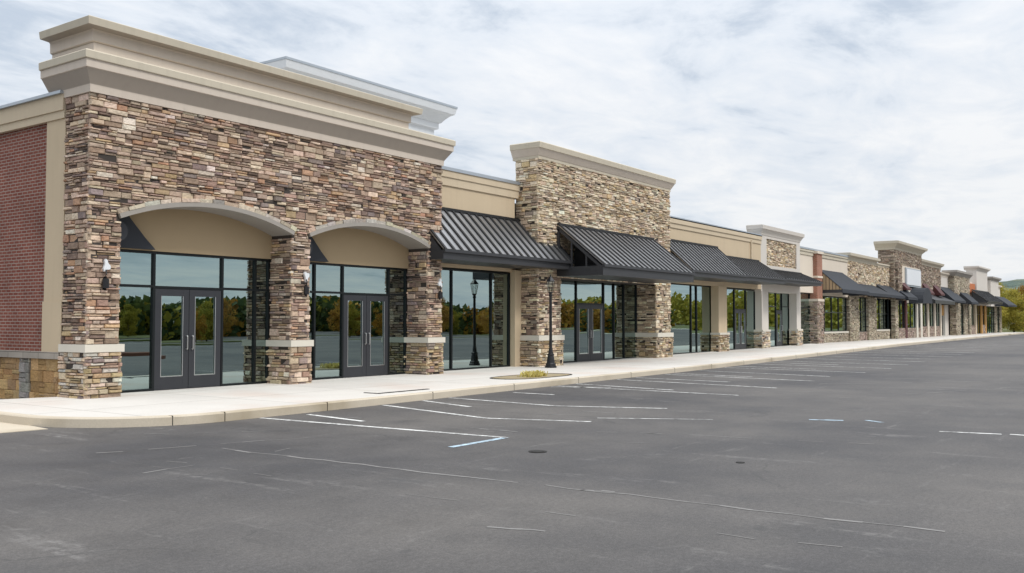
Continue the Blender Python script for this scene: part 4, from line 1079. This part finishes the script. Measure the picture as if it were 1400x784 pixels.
# ================================================================ light, sky, camera
S = Vector((-.05, -.72, .95)).normalized()
sun = bpy.data.lights.new('sun', 'SUN'); sun.energy = 1.5; sun.angle = R(12); sun.color = (1, .96, .9)
so = bpy.data.objects.new('sun', sun); COL.objects.link(so); so.rotation_euler = (-S).to_track_quat('-Z', 'Y').to_euler()
wd = bpy.data.worlds.new('World'); scene.world = wd; wd.use_nodes = True
nt = wd.node_tree; nt.nodes.clear()
out = nt.nodes.new('ShaderNodeOutputWorld'); bg = nt.nodes.new('ShaderNodeBackground')
sky = nt.nodes.new('ShaderNodeTexSky'); sky.sky_type = 'NISHITA'; sky.sun_disc = False
sky.sun_elevation = math.asin(S.z); sky.sun_rotation = math.atan2(S.x, S.y)
tc = nt.nodes.new('ShaderNodeTexCoord'); sx = nt.nodes.new('ShaderNodeSeparateXYZ'); lk(nt, tc.outputs['Generated'], sx.inputs[0])
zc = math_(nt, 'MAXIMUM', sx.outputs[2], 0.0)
den = math_(nt, 'ADD', zc, .10)
cb = nt.nodes.new('ShaderNodeCombineXYZ'); lk(nt, math_(nt, 'DIVIDE', sx.outputs[0], den), cb.inputs[0]); lk(nt, math_(nt, 'DIVIDE', sx.outputs[1], den), cb.inputs[1])
mp = nt.nodes.new('ShaderNodeMapping'); mp.inputs['Rotation'].default_value = (0, 0, R(-20)); mp.inputs['Scale'].default_value = (.8, 1.2, 1); mp.inputs['Location'].default_value = (9.2, 5.3, 0); lk(nt, cb.outputs[0], mp.inputs[0])
def wnoise(scale, det, rough, dist=0):
    n = nt.nodes.new('ShaderNodeTexNoise'); n.inputs['Scale'].default_value = scale; n.inputs['Detail'].default_value = det; n.inputs['Roughness'].default_value = rough; n.inputs['Distortion'].default_value = dist
    lk(nt, mp.outputs[0], n.inputs['Vector']); return n.outputs[0]
n1 = wnoise(.5, 6, .55, .3); n2 = wnoise(2.6, 8, .62, .5); n3 = wnoise(7.5, 5, .6, .3)
comb = math_(nt, 'ADD', math_(nt, 'ADD', math_(nt, 'MULTIPLY', n1, .52), math_(nt, 'MULTIPLY', n2, .38)), math_(nt, 'MULTIPLY', n3, .10))
# cloud brightness: grey-blue bellies to white tops; zenith brighter, as under real overcast
cl = ramp(nt, comb, [(.36, (5.6, 6.1, 6.8)), (.47, (7.4, 7.75, 8.2)), (.56, (9.0, 9.1, 9.2)), (.68, (9.9, 9.9, 9.9))]) if False else None
rampn = nt.nodes.new('ShaderNodeValToRGB'); e = rampn.color_ramp.elements
e[0].position = .40; e[0].color = (.55, .615, .70, 1); e[1].position = .585; e[1].color = (.87, .878, .89, 1)
q = e.new(.47); q.color = (.72, .765, .825, 1); q = e.new(.53); q.color = (.80, .825, .86, 1)
lk(nt, comb, rampn.inputs[0])
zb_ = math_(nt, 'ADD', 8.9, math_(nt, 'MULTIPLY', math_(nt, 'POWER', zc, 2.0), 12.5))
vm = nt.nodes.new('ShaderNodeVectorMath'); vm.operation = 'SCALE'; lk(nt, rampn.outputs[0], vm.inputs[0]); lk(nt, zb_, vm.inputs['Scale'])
cov = ramp(nt, comb, [(.33, .72), (.45, .93)])
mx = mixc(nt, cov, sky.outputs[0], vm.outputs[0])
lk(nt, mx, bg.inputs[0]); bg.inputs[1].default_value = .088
lk(nt, bg.outputs[0], out.inputs[0])

cam = bpy.data.cameras.new('camera'); co = bpy.data.objects.new('camera', cam); COL.objects.link(co)
cam.sensor_width = 36; cam.lens = 36*1280/1400; cam.clip_start = .1; cam.clip_end = 3000
th = R(35.4); pt = math.atan(48/1280)
dv = Vector((math.cos(th)*math.cos(pt), math.sin(th)*math.cos(pt), math.sin(pt)))
co.location = (0, 0, 1.62); co.rotation_euler = dv.to_track_quat('-Z', 'Y').to_euler()
scene.camera = co
scene.view_settings.view_transform = 'Standard'; scene.view_settings.look = 'None'; scene.view_settings.exposure = 0.43; scene.view_settings.gamma = 1
scene.render.engine = 'CYCLES'
scene.cycles.transparent_max_bounces = 16
for o in bpy.data.objects:
    if '_w' in o: del o['_w']
